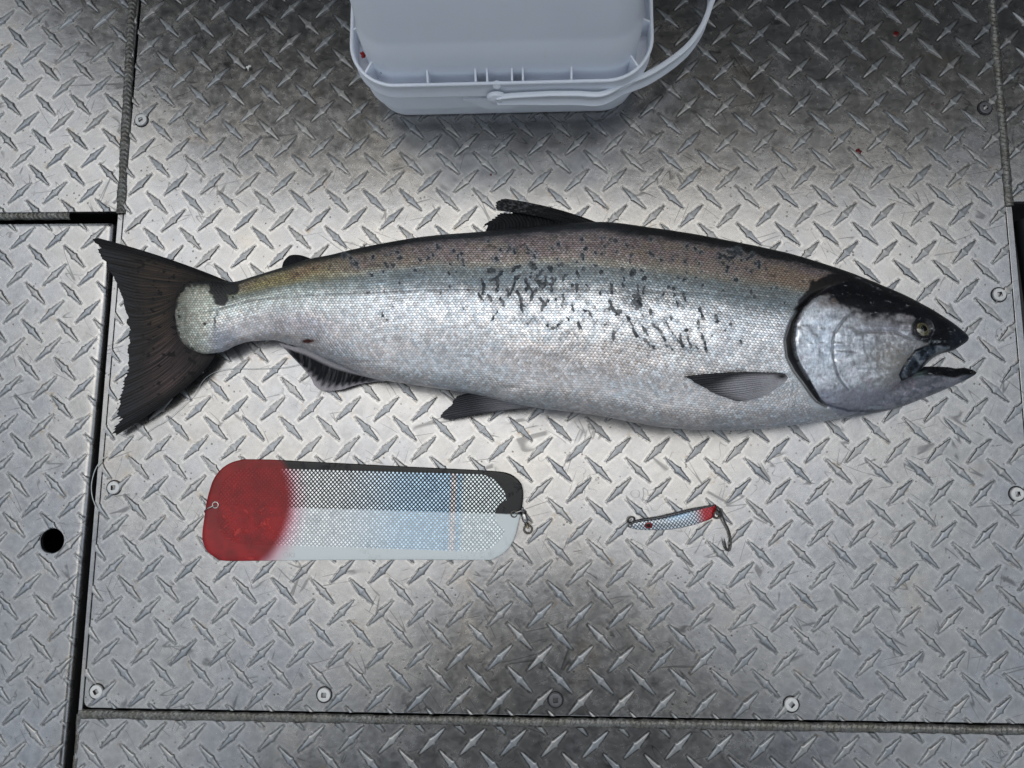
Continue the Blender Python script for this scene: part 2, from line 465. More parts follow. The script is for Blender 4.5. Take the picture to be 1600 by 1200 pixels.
# screws
M_screw = metal_mat("screw_steel", (0.70, 0.70, 0.69), 0.45, 0.1)
M_screwd = metal_mat("screw_steel_dull", (0.16, 0.16, 0.17), 0.5, 0.8)
M_dark = Mat("recess_black"); M_dark.set(color=(0.012, 0.012, 0.013), rough=0.7); M_dark = M_dark.m
def screw(px, py, rot, dull=False):
    c = G(px, py, 0.0014); bm = bmesh.new(); ns = 28; R = 0.0056
    prof = [(R * 1.0, -0.0030), (R * 1.0, -0.0012), (R * 1.0, -0.0002), (R * 0.95, 0.0004), (R * 0.8, 0.00052)]
    rings = [[bm.verts.new((r * math.cos(2 * math.pi * k / ns), r * math.sin(2 * math.pi * k / ns), z)) for k in range(ns)] for r, z in prof]
    for a, b in zip(rings[:-1], rings[1:]):
        for k in range(ns): bm.faces.new([a[k], a[(k + 1) % ns], b[(k + 1) % ns], b[k]])
    # top face down to the square socket
    sq = []
    for k in range(ns):
        a = 2 * math.pi * k / ns + 1e-6; s = 0.0021 / max(abs(math.cos(a)), abs(math.sin(a)))
        sq.append(bm.verts.new((s * math.cos(a), s * math.sin(a), 0.0005)))
    sq2 = [bm.verts.new((v.co.x * 0.9, v.co.y * 0.9, -0.0018)) for v in sq]
    top = rings[-1]
    for k in range(ns): bm.faces.new([top[k], top[(k + 1) % ns], sq[(k + 1) % ns], sq[k]])
    for f in bm.faces: f.smooth = False
    ff = []
    for k in range(ns): ff.append(bm.faces.new([sq[k], sq[(k + 1) % ns], sq2[(k + 1) % ns], sq2[k]]))
    ff.append(bm.faces.new(sq2))
    for f in ff: f.material_index = 1
    me = bpy.data.meshes.new("screw"); bm.to_mesh(me); bm.free()
    me.materials.append(M_screwd if dull else M_screw); me.materials.append(M_dark)
    o = link("screw", me, None, hatch); o.location = c; o.rotation_euler = (0, 0, rot)
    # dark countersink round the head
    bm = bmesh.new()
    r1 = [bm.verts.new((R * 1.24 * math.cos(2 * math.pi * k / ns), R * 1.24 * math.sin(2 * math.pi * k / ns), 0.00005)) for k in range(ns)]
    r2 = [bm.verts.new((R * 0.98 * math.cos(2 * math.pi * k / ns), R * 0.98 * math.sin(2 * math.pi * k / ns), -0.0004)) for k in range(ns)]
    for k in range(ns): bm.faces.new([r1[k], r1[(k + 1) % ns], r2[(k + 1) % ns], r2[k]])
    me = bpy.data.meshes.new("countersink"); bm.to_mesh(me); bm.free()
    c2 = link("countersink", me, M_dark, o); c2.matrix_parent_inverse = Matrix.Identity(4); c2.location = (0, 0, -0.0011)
for k, (px, py, rt, dl) in enumerate([(220, 187, 0.3, 0), (1540, 168, 0.05, 1), (1562, 460, 0.15, 0), (177, 762, 0.1, 0), (1590, 772, 0.1, 0), (150, 1081, 0.6, 0), (506, 1086, 0.0, 0), (868, 1094, 0.1, 1), (1237, 1101, 0.75, 0)]):
    screw(px, py, rt, dl)

# frame lips beside the hatch, neighbouring plates, recesses
gap = 0.0007
def yline(px0, py0, px1, py1):
    a, b = G(px0, py0), G(px1, py1); return a, b
# left lip
lipA, lipB = G(184.0, 330), G(126.5, 1050)      # outer edge of the left lip
yTLb = G(150, 331).y                            # lower edge of the top-left plate
yW = G(600, 1124).y
lip_poly = [(line_x(eL0, eL1, yTLb) - gap, yTLb), (line_x(lipA, lipB, yTLb), yTLb), (line_x(lipA, lipB, -0.70), -0.70), (line_x(lipA, lipB, -0.70) + 0.004, -0.70),
            (line_x(eL0, eL1, mL[1][1]) - gap, mL[1][1] - 0.006)]
lip_poly = [lip_poly[0], lip_poly[1], (line_x(lipA, lipB, yB - 0.004), yB - 0.004), (line_x(eL0, eL1, yB) - gap, yB - 0.004)]
lip = deck_plate("frame_lip", lip_poly, -0.0002, M_lip, 0.09)
# right lip
rA, rB = G(1582, 326), G(1600, 521)
rl = [(line_x(eR0, eR1, G(1580, 322).y) + gap, G(1580, 322).y), (line_x(rA, rB, G(1580, 322).y), G(1580, 322).y), (line_x(rA, rB, yB - 0.004), yB - 0.004), (line_x(eR0, eR1, yB) + gap, yB - 0.004)]
deck_plate("frame_lip", rl, -0.0002, M_lip, 0.09)
# top-left plate
tl_poly = [(-0.62, YT), (-0.62, yTLb), (line_x(lipA, lipB, yTLb) + 0.0015, yTLb), (line_x(eL0, eL1, YT) - gap, YT)]
tl_poly[2] = (line_x(eL0, eL1, yTLb) - 0.0035, yTLb)
p_tl = deck_plate("deck_plate", tl_poly, 0.0, M_tl, 0.005)
lay_treads(p_tl, OFF_TL, tl_poly, 0.0, 300, sc_any)
# top-right plate
yTRb = G(1590, 315).y
tr_poly = [(line_x(eR0, eR1, YT) + 0.004, YT), (line_x(eR0, eR1, yTRb) + 0.004, yTRb), (1.15, yTRb), (1.15, YT)]
p_tr = deck_plate("deck_plate", tr_poly, 0.0, M_tr, 0.005)
lay_treads(p_tr, OFF_TR, tr_poly, 0.0, 300, sc_any)
# bottom plate
def yb(x, d=0.0): return mL[1][1] + (mR[1][1] - mL[1][1]) * (x - mL[1][0]) / (mR[1][0] - mL[1][0]) - d
xBL0, xBL1 = G(120.5, 1130), G(115, 1200)
bl = lambda y: line_x(xBL0, xBL1, y) if False else line_x(lipA, lipB, y)
bot_poly = [(bl(yB - 0.006), yb(bl(yB), 0.0045)), (bl(-1.0), -1.0), (1.15, -1.0), (1.15, yb(1.15, 0.0045))]
p_b = deck_plate("deck_plate", bot_poly, 0.0, M_bot, 0.005)
bt_poly = [(bl(yB - 0.006) + 0.003, yb(bl(yB), 0.0092)), (bl(-1.0) + 0.003, -1.0), (1.15, -1.0), (1.15, yb(1.15, 0.0092))]
lay_treads(p_b, OFF_BOT, bt_poly, 0.0, 300, sc_any)
# side hatch with a folded edge, lower than the rest
hx0, hx1 = G(160, 440), G(103, 1050)           # line along the start of the fold
hx = lambda y: line_x(hx0, hx1, y)
yH = G(60, 351).y
RF = 0.0052
def fold_pt(s, y):
    """s metres to the right of the fold line"""
    if s <= 0: return (hx(y) + s, 0.0)
    a = min(s / RF, math.pi / 2); r = s - a * RF
    return (hx(y) + RF * math.sin(a), -RF * (1 - math.cos(a)) - max(r, 0))
ss_ = [-0.50, -0.30, -0.10, -0.02] + [RF * a * math.pi / 2 / 9 for a in range(0, 10)] + [RF * math.pi / 2 + 0.01, RF * math.pi / 2 + 0.09]
ys_ = [yH + 0.0, yH - 0.003, yH - 0.02] + list(np.linspace(yH - 0.05, -1.0, 20))
V = []
for y in ys_:
    V.append([(fold_pt(s, y)[0], y, fold_pt(s, y)[1]) for s in ss_])
V = np.array(V)
# the hatch's near end folds down as well: one skirt row; rounded at the corner
top = V[0].copy(); top[:, 1] += 0.0012; top[:, 2] -= 0.0008
top2 = top.copy(); top2[:, 2] -= 0.02; top2[:, 1] += 0.0008
V = np.concatenate([top2[None], top[None], V])
me = grid_mesh("side_hatch", V[:, ::-1])
# cut the finger hole
hc = G(81, 845)
bm = bmesh.new(); bm.from_mesh(me)
HR = 0.0106
sq = 0.02
for (cx_, nx_) in ((hc.x - sq, 1), (hc.x + sq, 1)):
    bmesh.ops.bisect_plane(bm, geom=bm.verts[:] + bm.edges[:] + bm.faces[:], plane_co=(cx_, 0, 0), plane_no=(1, 0, 0))
for cy_ in (hc.y - sq, hc.y + sq):
    bmesh.ops.bisect_plane(bm, geom=bm.verts[:] + bm.edges[:] + bm.faces[:], plane_co=(0, cy_, 0), plane_no=(0, 1, 0))
dead = [f for f in bm.faces if abs(f.calc_center_median().x - hc.x) < sq and abs(f.calc_center_median().y - hc.y) < sq and f.calc_center_median().z > -0.001 and f.calc_center_median().x < hx(hc.y) + 1e-4]
bmesh.ops.delete(bm, geom=dead, context='FACES_ONLY')
nh = 48
def sqp(a, h):
    s = h / max(abs(math.cos(a)), abs(math.sin(a))); return (hc.x + s * math.cos(a), hc.y + s * math.sin(a))
xr = min(sq, hx(hc.y) - hc.x)
ringo = []
for k in range(nh):
    a = 2 * math.pi * (k + 0.0) / nh + math.pi / 4
    x_, y_ = sqp(a, sq); x_ = min(x_, hx(y_)) if x_ > hc.x else x_
    ringo.append(bm.verts.new((x_, y_, 0)))
rr = [[bm.verts.new((hc.x + HR * s * math.cos(2 * math.pi * k / nh + math.pi / 4), hc.y + HR * s * math.sin(2 * math.pi * k / nh + math.pi / 4), z)) for k in range(nh)] for s, z in ((1.06, 0), (1.01, -0.0004), (1.0, -0.001), (1.0, -0.004), (1.3, -0.0045))]
prev = ringo
for r in rr:
    for k in range(nh): bm.faces.new([prev[k], prev[(k + 1) % nh], r[(k + 1) % nh], r[k]])
    prev = r
bmesh.ops.recalc_face_normals(bm, faces=bm.faces)
for f in bm.faces: f.smooth = not (abs(f.calc_center_median().x - hc.x) < sq and abs(f.calc_center_median().y - hc.y) < sq)
bm.to_mesh(me); bm.free()
me.materials.append(M_hl); me.materials.append(M_gapshade)
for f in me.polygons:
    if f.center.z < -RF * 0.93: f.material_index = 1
side = link("side_hatch", me, M_hl); tag(side, kind="structure")
if side.data.polygons[0].normal.z < 0 and False: pass
h_poly = [(-0.62, yH), (-0.62, -1.0), (hx(-1.0) + RF * 0.72, -1.0), (hx(yH) + RF * 0.72, yH)]
def bendh(x, y):
    s = x - hx(y)
    if s <= 0: return 0.0
    s = min(s, RF * 0.97)
    return -(RF - math.sqrt(RF * RF - s * s))
lay_treads(side, OFF_HL, h_poly, 0.0, 300, sc_any, skip=lambda x, y: math.hypot(x - hc.x, y - hc.y) < 0.0, bendx=bendh)
# clear treads out of the finger hole
for o in [c for c in side.children if c.name.startswith("tread") and (Vector((c.location.x, c.location.y)) - Vector((hc.x, hc.y))).length < 0.028 and not c.name.startswith("tread_field")]:
    me2 = o.data.copy(); bm = bmesh.new(); bm.from_mesh(me2)
    for _ in range(1): bmesh.ops.subdivide_edges(bm, edges=bm.edges[:], cuts=1, use_grid_fill=True)
    d = [v for v in bm.verts if math.hypot(v.co.x + o.location.x - hc.x, v.co.y + o.location.y - hc.y) < HR * 1.04]
    bmesh.ops.delete(bm, geom=d, context='VERTS'); bm.to_mesh(me2); bm.free(); o.data = me2
# dark bilge under the gaps
M_bilge = Mat("bilge_black"); o_ = M_bilge.obj()
M_bilge.set(color=M_bilge.mix(M_bilge.noise(o_, 40, 4), (0.01, 0.011, 0.012), (0.03, 0.03, 0.03)), rough=0.6); M_bilge = M_bilge.m
bil = prism("bilge_floor", [(-1.2, -1.6), (1.6, -1.6), (1.6, 0.7), (-1.2, 0.7)], -0.12, -0.10, M_bilge); tag(bil, kind="structure")
# right-hand side hatch, a rounded dark edge below the starboard plate
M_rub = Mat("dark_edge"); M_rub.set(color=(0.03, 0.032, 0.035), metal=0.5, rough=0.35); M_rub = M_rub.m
a_, b_ = G(1604, 345, -0.012), G(1632, 560, -0.012)
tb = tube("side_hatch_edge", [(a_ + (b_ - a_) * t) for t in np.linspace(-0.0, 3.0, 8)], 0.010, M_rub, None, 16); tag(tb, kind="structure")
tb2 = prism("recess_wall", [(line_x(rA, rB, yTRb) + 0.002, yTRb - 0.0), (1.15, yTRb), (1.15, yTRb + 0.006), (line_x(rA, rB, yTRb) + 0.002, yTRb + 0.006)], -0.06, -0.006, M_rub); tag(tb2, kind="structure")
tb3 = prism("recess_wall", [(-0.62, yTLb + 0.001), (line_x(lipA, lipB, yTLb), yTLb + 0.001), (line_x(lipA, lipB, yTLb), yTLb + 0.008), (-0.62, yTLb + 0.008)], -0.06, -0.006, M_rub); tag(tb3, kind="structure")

# weld beads
def weld_mat():
    m = Mat("weld_metal"); o = m.obj(); at = m.attr("rip"); r = N(m.nt, at.outputs['Fac'])
    n = m.noise(o, 260, 4, 0.65); n2 = m.noise(o, 60, 3)
    c = m.mix(n2.ss(0.35, 0.65), (0.30, 0.30, 0.29), (0.22, 0.215, 0.19)); c = m.scale(c, n * 1.1 + n2 * 0.3 - 0.05); gr = m.noise(o, 600, 3, 0.7); c = m.mix(gr.ss(0.5, 0.62) * 0.6, c, (0.05, 0.045, 0.035))
    m.set(color=c, metal=0.6, rough=(n * 0.25 + 0.28).clamp(), normal=m.bump(n, 0.0006, 0.8)); return m.m
M_weld = weld_mat()
def weld(p0, p1, w, h, z, pitch, parent, seed=0, curve=1.0):
    p0, p1 = Vector(p0), Vector(p1); d = (p1 - p0); L = d.length; d.normalize(); s = Vector((0, 0, 1)).cross(d)
    nu = int(L / 0.0005) + 1; nv = 15
    U = np.linspace(0, L, nu)[:, None]; Vv = np.linspace(-1, 1, nv)[None, :]
    wob = (fbm(U / 0.012 + seed * 7, U * 0 + 3.3, 3, seed) - 0.5)
    ww = w * (1 + 0.30 * (fbm(U / 0.006, U * 0 + seed, 2, 5) - 0.5) * 2 * 0.5)
    ph = (U + curve * 0.0040 * (1 - Vv ** 2) + 0.0016 * wob) / pitch + 0.6 * fbm(U / 0.02, U * 0, 2, 9 + seed)
    rip = ph - np.floor(ph)
    Z = h * np.sqrt(np.clip(1 - Vv ** 2, 0, 1)) * (0.80 + 0.5 * wob) + 0.0010 * rip * (0.3 + 1.4 * fbm(U / 0.009, U * 0 + 1.7, 2, 31 + seed)) * (1 - Vv ** 4) + 0.0004 * (fbm(U / 0.0012, Vv * 2.5, 3, 77 + seed) - 0.5) - 0.0003
    X = Vv * ww + 0.0009 * wob
    P = np.array(p0)[None, None] + np.array(d)[None, None] * U[..., None] + np.array(s)[None, None] * X[..., None]
    P[..., 2] += z + Z
    me = grid_mesh("weld_bead", P)
    if me.polygons[0].normal.z < 0: me.flip_normals()
    return link("weld_bead", me, M_weld, parent)
wl0, wl1 = G(208, -10), G(189, 331)
ext = (wl0 - wl1).normalized()
weld(wl0 + ext * 0.2, wl1 - ext * 0.002, 0.0045, 0.0026, 0.0, 0.0046, p_tl, 1)
wr0, wr1 = G(1550, 0), G(1577, 322)
ext = (wr0 - wr1).normalized()
weld(wr1, wr0 + ext * 0.2, 0.0040, 0.0022, 0.0, 0.0042, p_tr, 2)
xl = bl(yB); 
weld((xl + 0.001, yb(xl, 0.0056), 0), (1.15, yb(1.15, 0.0056), 0), 0.0038, 0.0021, -0.0006, 0.0046, p_b, 3)
weld(Vector((bl(-1.0) + 0.0012, -1.0, 0)), Vector((bl(yB) + 0.0012, yB - 0.006, 0)), 0.0024, 0.0012, -0.0008, 0.02, p_b, 4)
a_, b_ = G(-40, 333), G(108, 336)
weld(Vector((-0.5, a_.y, 0)), Vector((b_.x, b_.y + 0.0005, 0)), 0.0042, 0.0030, -0.003, 0.0048, p_tl, 5)

# boat round the deck, unseen, added to darken the deck's reflections: cabin end, hull sides and transom
M_hull = metal_mat("hull_paint", (0.016, 0.025, 0.036), 0.5, 0.1, 30, 0.2, 0.0004)
def wallp(name, pts, th, axis):
    """upright slab: pts in (along, z), extruded by th"""
    return None
def upright(name, p, q, outline, th):
    p, q = Vector(p), Vector(q); d = (q - p).normalized(); n = Vector((-d.y, d.x, 0)) * th
    bm = bmesh.new(); L = (q - p).length
    fr = [bm.verts.new(p + d * (a * L) + Vector((0, 0, z))) for a, z in outline]
    f = bm.faces.new(fr); r = bmesh.ops.extrude_face_region(bm, geom=[f])
    for v in [e for e in r['geom'] if isinstance(e, bmesh.types.BMVert)]: v.co += n
    bmesh.ops.recalc_face_normals(bm, faces=bm.faces)
    bmesh.ops.bevel(bm, geom=bm.edges[:], offset=0.004, segments=2, affect='EDGES')
    me = bpy.data.meshes.new(name); bm.to_mesh(me); bm.free(); o = link(name, me, M_hull); tag(o, kind="structure"); return o
upright("unseen_cabin_wall", (-0.9, 0.80, 0), (1.5, 0.80, 0), [(0, -0.1), (1, -0.1), (1, 1.30), (0.2, 1.30), (0.2, 0.4), (0, 0.4)], 0.03)
def mirror_pt(px, py, H):
    """where the view ray, mirrored in the deck at a pixel, meets height H"""
    f = G(px, py, 0.0); return (f.x + (f.x - CAMP[0]) / CAMP[2] * H, f.y + (f.y - CAMP[1]) / CAMP[2] * H)
HR_ = 1.30
edge_ = [mirror_pt(px, py, HR_) for px, py in ((1900, 290), (1560, 280), (1100, 300), (700, 305), (420, 290), (290, 250), (190, 165), (110, 95), (20, 20), (-60, -60))]
ymax_ = 2.2
top_blocker = prism("unseen_top_blocker", [(edge_[0][0], ymax_)] + edge_ + [(edge_[-1][0], ymax_)], HR_, HR_ + 0.05, M_hull); tag(top_blocker, kind="structure")  # unseen slab shaped to darken the deck's upper reflection
M_blocker = metal_mat('blocker_grey', (0.30, 0.34, 0.40), 0.8, 0.0, 200, 0.2, 0.0004)  # grey of the added slab below, tuned for its reflection
cp = [mirror_pt(px, py, HR_ + 0.1) for px, py in ((655, 930), (740, 905), (800, 862), (900, 852), (985, 875), (1050, 930), (1090, 1010), (1130, 1075), (1230, 1120), (1330, 1150), (1330, 1420), (380, 1420), (400, 1150), (560, 1120), (640, 1050))]
low_blocker = prism("unseen_low_blocker", cp, HR_ + 0.1, HR_ + 0.13, M_blocker); tag(low_blocker, kind="structure")  # unseen slab added in place of the camera holder's dark reflection
upright("unseen_hull_side", (-0.95, -1.5, 0), (-0.95, 0.80, 0), [(0, -0.1), (1, -0.1), (1, 0.62), (0, 0.62)], 0.03)
upright("unseen_hull_side", (1.45, -1.5, 0), (1.45, 0.80, 0), [(0, -0.1), (1, -0.1), (1, 0.75), (0, 0.75)], -0.03)
upright("unseen_transom", (-0.95, -1.5, 0), (1.45, -1.5, 0), [(0, -0.1), (1, -0.1), (1, 0.38), (0, 0.38)], -0.03)
# ---------------------------------------------------------------- the salmon
def itp(x, pts):
    """monotone-ish smooth interpolation through traced points"""
    xs = np.array([p[0] for p in pts], float); ys = np.array([p[1] for p in pts], float)
    d = np.diff(ys) / np.diff(xs); m = np.zeros(len(xs)); m[0] = d[0]; m[-1] = d[-1]
    s = d[:-1] * d[1:] > 0; m[1:-1] = np.where(s, 2 * d[:-1] * d[1:] / np.where(s, d[:-1] + d[1:], 1), 0)
    x = np.clip(x, xs[0], xs[-1]); i = np.clip(np.searchsorted(xs, x, side='right') - 1, 0, len(xs) - 2)
    h = xs[i + 1] - xs[i]; t = (x - xs[i]) / h
    return ys[i] * (1 + 2 * t) * (1 - t) ** 2 + h * m[i] * t * (1 - t) ** 2 + ys[i + 1] * t * t * (3 - 2 * t) + h * m[i + 1] * t * t * (t - 1)
TOPL = [(273.5, 486), (276, 466), (282, 453), (300, 441), (330, 439), (363, 441), (400, 432), (438, 421), (487, 406), (519, 400), (556, 391), (619, 379), (681, 370.5),
        (759, 365), (837, 357), (906, 352), (940, 351), (1009, 359), (1078, 369), (1147, 382), (1216, 396), (1267, 410), (1325, 429), (1383, 452), (1427, 472.5), (1471, 497), (1500, 516), (1509, 524), (1512, 530)]
BOTL = [(273.5, 492), (276, 505), (279, 526), (288, 538), (300, 547), (320, 553), (345, 550), (366, 540), (390, 533), (426, 531), (450, 537), (478, 546), (510, 562), (540, 575), (575, 589), (600, 594), (640, 600), (681, 606),
        (744, 616), (790, 627), (837, 636.5), (892, 643), (941, 650), (992, 660), (1044, 668), (1112, 672), (1181, 670.5), (1250, 663), (1290, 658), (1320, 651), (1345, 643), (1372, 629), (1392, 608), (1409, 595), (1421, 589), (1434, 580), (1443, 571),
        (1455, 561), (1470, 553), (1488, 548), (1500, 541), (1509, 535), (1512, 532)]
THK = [(273.5, .0012), (276, .003), (285, .0055), (300, .0085), (330, .0115), (363, .0135), (420, .018), (500, .025), (600, .032), (700, .0375), (800, .042), (950, .0465), (1080, .0465),
       (1180, .043), (1250, .040), (1290, .0385), (1350, .034), (1400, .029), (1440, .0225), (1475, .0155), (1500, .009), (1509, .005), (1512, .0015)]
ZADD = [(273.5, .0085), (300, .009), (363, .0065), (450, .002), (600, 0), (1300, 0), (1400, .004), (1512, .016)]
def ring_body(xs, top, bot, thk, zadd, na=230, nb=36, flat=0.82):
    yt = itp(xs, top); yb_ = itp(xs, bot); th = itp(xs, thk); zc = flat * th + 0.0008 + itp(xs, zadd)
    T = GN(xs, yt, zc); B = GN(xs, yb_, zc); Mc = (T + B) / 2; Hh = (T - B) / 2
    an = np.concatenate([np.linspace(0, np.pi, na, endpoint=False), np.linspace(np.pi, 2 * np.pi, nb, endpoint=False)])
    c, s = np.cos(an), np.sin(an)
    P = Mc[:, None, :] + Hh[:, None, :] * c[None, :, None]
    z = zc[:, None] + th[:, None] * np.sign(s)[None] * np.abs(s)[None] ** 0.88
    P[..., 2] = z
    low = P[..., 2] < 0.0016
    P[..., 2] = np.where(low, 0.0016 - 0.0004 * np.exp((P[..., 2] - 0.0016) * 50), P[..., 2])
    return P, an
GILL = [(1318, 441), (1296, 450), (1272.5, 463), (1255, 481), (1244.5, 504.6), (1241.5, 531), (1244, 554), (1253, 574.6), (1264, 592), (1273.4, 609.6), (1282, 624), (1292, 633)]
OPER_LOW = [(1292, 633), (1325, 641.5), (1370, 643), (1412, 635), (1459, 619), (1480, 609)]
PREOP = [(1336, 491), (1325, 494), (1313, 507.5), (1305, 520), (1301.7, 537), (1302.5, 560), (1307.5, 580), (1314, 594), (1326, 609)]
CHEEK = [(1343, 505), (1349, 520), (1352, 545), (1362, 570), (1380, 590)]
ORBIT = [(1340, 519), (1375, 516), (1400, 517), (1418, 527), (1440, 531)]
MAX_ = [(1485, 540), (1470, 538.5), (1459, 539), (1446, 541), (1430, 548), (1419, 562), (1411, 575), (1406, 586), (1409, 593.5), (1417, 592.5), (1427, 587), (1436, 580), (1442, 570), (1452, 560), (1464, 553), (1484, 547)]
EYE = (1442.5, 514.0)
LATL = [(278, 500), (300, 492), (340, 483), (400, 468), (480, 462), (560, 457), (640, 455), (700, 452), (800, 451), (860, 450), (960, 453), (1080, 457), (1180, 463), (1250, 468)]
_spots = []
def Z1(ox, oy, k, L, r=9):
    for q in L:
        rr = r
        pts = [(ox + p[0] / k, oy + p[1] / k) for p in q if isinstance(p, tuple)]
        for p in q:
            if not isinstance(p, tuple): rr = p
        if len(pts) == 1: pts = pts + [(pts[0][0] + 0.6, pts[0][1] + 1.2)]
        _spots.append((pts, rr / k * 1.3))
K6 = 6.6667
Z1(740, 380, K6, [[(240, 165), 16], [(425, 85), 14], [(635, 145), 13], [(605, 220), (625, 245), 24], [(480, 245), (430, 250), (400, 290), 13], [(165, 285), (200, 290), 22], [(295, 290), (255, 350), 13],
    [(85, 380), (105, 440), (95, 520), 13], [(50, 530), (90, 600), 13], [(180, 385), (235, 375), (255, 440), (240, 500), 13], [(440, 340), (420, 430), (395, 500), (360, 550), 12], [(350, 490), (360, 540), 12], [(535, 375), (560, 430), (545, 500), 12],
    [(710, 285), (640, 380), 12], [(795, 255), (810, 290), 20], [(745, 350), (760, 430), (705, 440), 14], [(850, 370), (815, 440), (805, 500), 13], [(660, 470), (620, 530), (600, 590), 12], [(590, 480), (620, 510), 11],
    [(455, 500), (490, 570), (500, 660), (510, 720), 12], [(460, 640), (540, 650), 10], [(285, 580), (320, 655), 12], [(160, 540), (185, 600), 12], [(690, 570), (730, 620), 14], [(770, 600), (745, 650), 13], [(720, 640), (710, 700), 11],
    [(850, 580), 12], [(930, 540), (945, 590), (920, 650), 11], [(920, 220), 14], [(960, 320), (930, 370), 13], [(1070, 190), 12], [(1140, 170), 12], [(1075, 300), (1090, 350), 12], [(1140, 265), 13], [(1270, 230), 13], [(1330, 300), 17], [(1335, 110), 12],
    [(1030, 430), 13], [(1075, 430), (1070, 510), 10], [(1175, 430), 12], [(1320, 500), (1320, 530), 12], [(1440, 435), (1435, 520), 13], [(1560, 360), 14], [(1560, 440), 14], [(1020, 650), (1040, 700), 10], [(1150, 705), (1200, 705), (1230, 770), 12],
    [(1420, 600), (1450, 670), 14], [(1430, 660), (1370, 700), 13], [(1460, 700), (1500, 740), (1530, 710), 13], [(980, 790), 10], [(900, 830), (850, 890), (790, 890), (770, 850), 10], [(620, 780), (560, 850), 10], [(240, 720), (190, 800), 9],
    [(1090, 840), (1120, 900), 11], [(1370, 850), 12], [(1015, 880), 10], [(1500, 890), (1450, 950), (1460, 1000), 14], [(480, 330), (440, 380), 10], [(590, 420), (560, 470), 10], [(700, 400), (720, 450), 14], [(640, 380), (700, 430), 12], [(780, 420), (830, 430), 12]])
Z1(960, 380, K6, [[(205, 290), (180, 320), 20], [(275, 285), 11], [(320, 360), 13], [(95, 360), 12], [(660, 350), 11], [(735, 195), 13], [(605, 165), 11], [(245, 450), (250, 500), 12], [(300, 460), (300, 530), 11], [(570, 460), 14], [(625, 465), 16], [(910, 435), 13],
    [(510, 515), (500, 545), 9], [(620, 530), (620, 550), 9], [(720, 520), (735, 600), 12], [(660, 620), (660, 650), 9], [(212, 560), (240, 545), (262, 590), (235, 610), (262, 640), (240, 665), (218, 625), 24], [(370, 690), (385, 740), 12],
    [(130, 760), (190, 880), (240, 980), 12], [(30, 710), (40, 750), 13], [(300, 870), (340, 950), 12], [(400, 850), (430, 870), 14], [(430, 860), (480, 930), (530, 1010), 12], [(520, 790), (560, 870), (600, 940), (640, 1000), 12], [(590, 780), 13], [(660, 800), (650, 830), 9],
    [(890, 680), (930, 790), 12], [(870, 810), (880, 880), 11], [(900, 940), (920, 970), (960, 1120), 11], [(1055, 760), (1075, 820), 13], [(730, 910), (790, 905), 11], [(1210, 840), 12], [(1150, 900), 12], [(1010, 960), 9], [(1185, 985), 10], [(1310, 1020), 12],
    [(690, 950), (690, 1020), 10], [(760, 960), (800, 1100), 11], [(300, 760), 8], [(300, 1000), (420, 1090), 14], [(640, 1000), (720, 1080), 12], [(850, 1080), (880, 1120), 10], [(540, 1060), (620, 1110), 10], [(1100, 120), (1200, 170), (1260, 120), 16], [(1180, 90), (1320, 110), 14], [(1380, 170), (1440, 120), 12], [(1500, 190), 12], [(1060, 170), (1110, 150), 12], [(1250, 90), (1290, 60), 14]])
Z1(400, 350, 3.2, [[(442, 157), 7], [(575, 253), 7], [(645, 200), 6], [(680, 205), 8], [(795, 230), 6], [(820, 175), 6], [(885, 150), 6], [(905, 110), 5], [(705, 138), 6], [(965, 245), 6], [(1035, 205), 6], [(1205, 175), 7], [(1390, 160), 5], [(1290, 130), 5],
    [(990, 130), 5], [(685, 410), 4], [(628, 455), 5], [(655, 475), 6], [(965, 310), 6], [(920, 345), 6], [(1060, 325), 5], [(1035, 420), 4], [(1045, 510), 6], [(1090, 460), 4], [(510, 215), 5], [(640, 330), 4]], 5)
_r = random.Random(3)
for _k in range(95):
    _x = _r.uniform(540, 1230); _y = float(np.interp(_x, [540, 800, 1000, 1230], [395, 360, 362, 402])) + abs(_r.gauss(0, 1)) * 34 + 8
    _spots.append(([(_x, _y), (_x + _r.uniform(-2, 2), _y + _r.uniform(0, 3))], _r.uniform(1.3, 2.6)))
SOFT = [((655, 449), 17, 9, .35), ((842, 470), 9, 6, .2), ((1075, 540), 26, 16, .30), ((1010, 545), 22, 10, .22), ((860, 555), 24, 8, .12), ((640, 530), 50, 14, .14), ((520, 520), 40, 12, .2), ((985, 470), 9, 13, .45)]

def prof_col(v, x):
    """pigment, with shading painted in at the belly end, from the back (v=0) to the belly (v=1)"""
    vs = [0, .018, .04, .09, .15, .185, .22, .29, .335, .37, .45, .60, .75, .88, .95, 1.0]
    R = [.006, .014, .13, .29, .33, .30, .22, .28, .46, .74, .86, .80, .75, .70, .64, .55]  # falls off toward the belly: shading put into the colour
    Gc = [.006, .014, .11, .235, .27, .28, .245, .33, .49, .78, .90, .81, .75, .70, .65, .56]
    B = [.006, .016, .11, .215, .24, .235, .24, .35, .50, .80, .92, .80, .74, .69, .65, .57]
    C = np.stack([np.interp(v, vs, R), np.interp(v, vs, Gc), np.interp(v, vs, B)], -1)
    # toward the tail the back turns olive and the silver greenish white
    vt = [0, .02, .06, .14, .20, .26, .33, .42, .6, .8, 1.0]
    R2 = [.01, .06, .27, .34, .24, .30, .52, .68, .70, .58, .50]
    G2 = [.01, .06, .23, .30, .25, .33, .56, .71, .71, .58, .51]
    B2 = [.01, .045, .13, .15, .18, .29, .51, .66, .69, .60, .53]
    D = np.stack([np.interp(v, vt, R2), np.interp(v, vt, G2), np.interp(v, vt, B2)], -1)
    t = sstep(640, 420, x)[..., None]
    return C * (1 - t) + D * t
def mixc(C, c, f): f = np.clip(f, 0, 1)[..., None]; return C * (1 - f) + np.array(c) * f

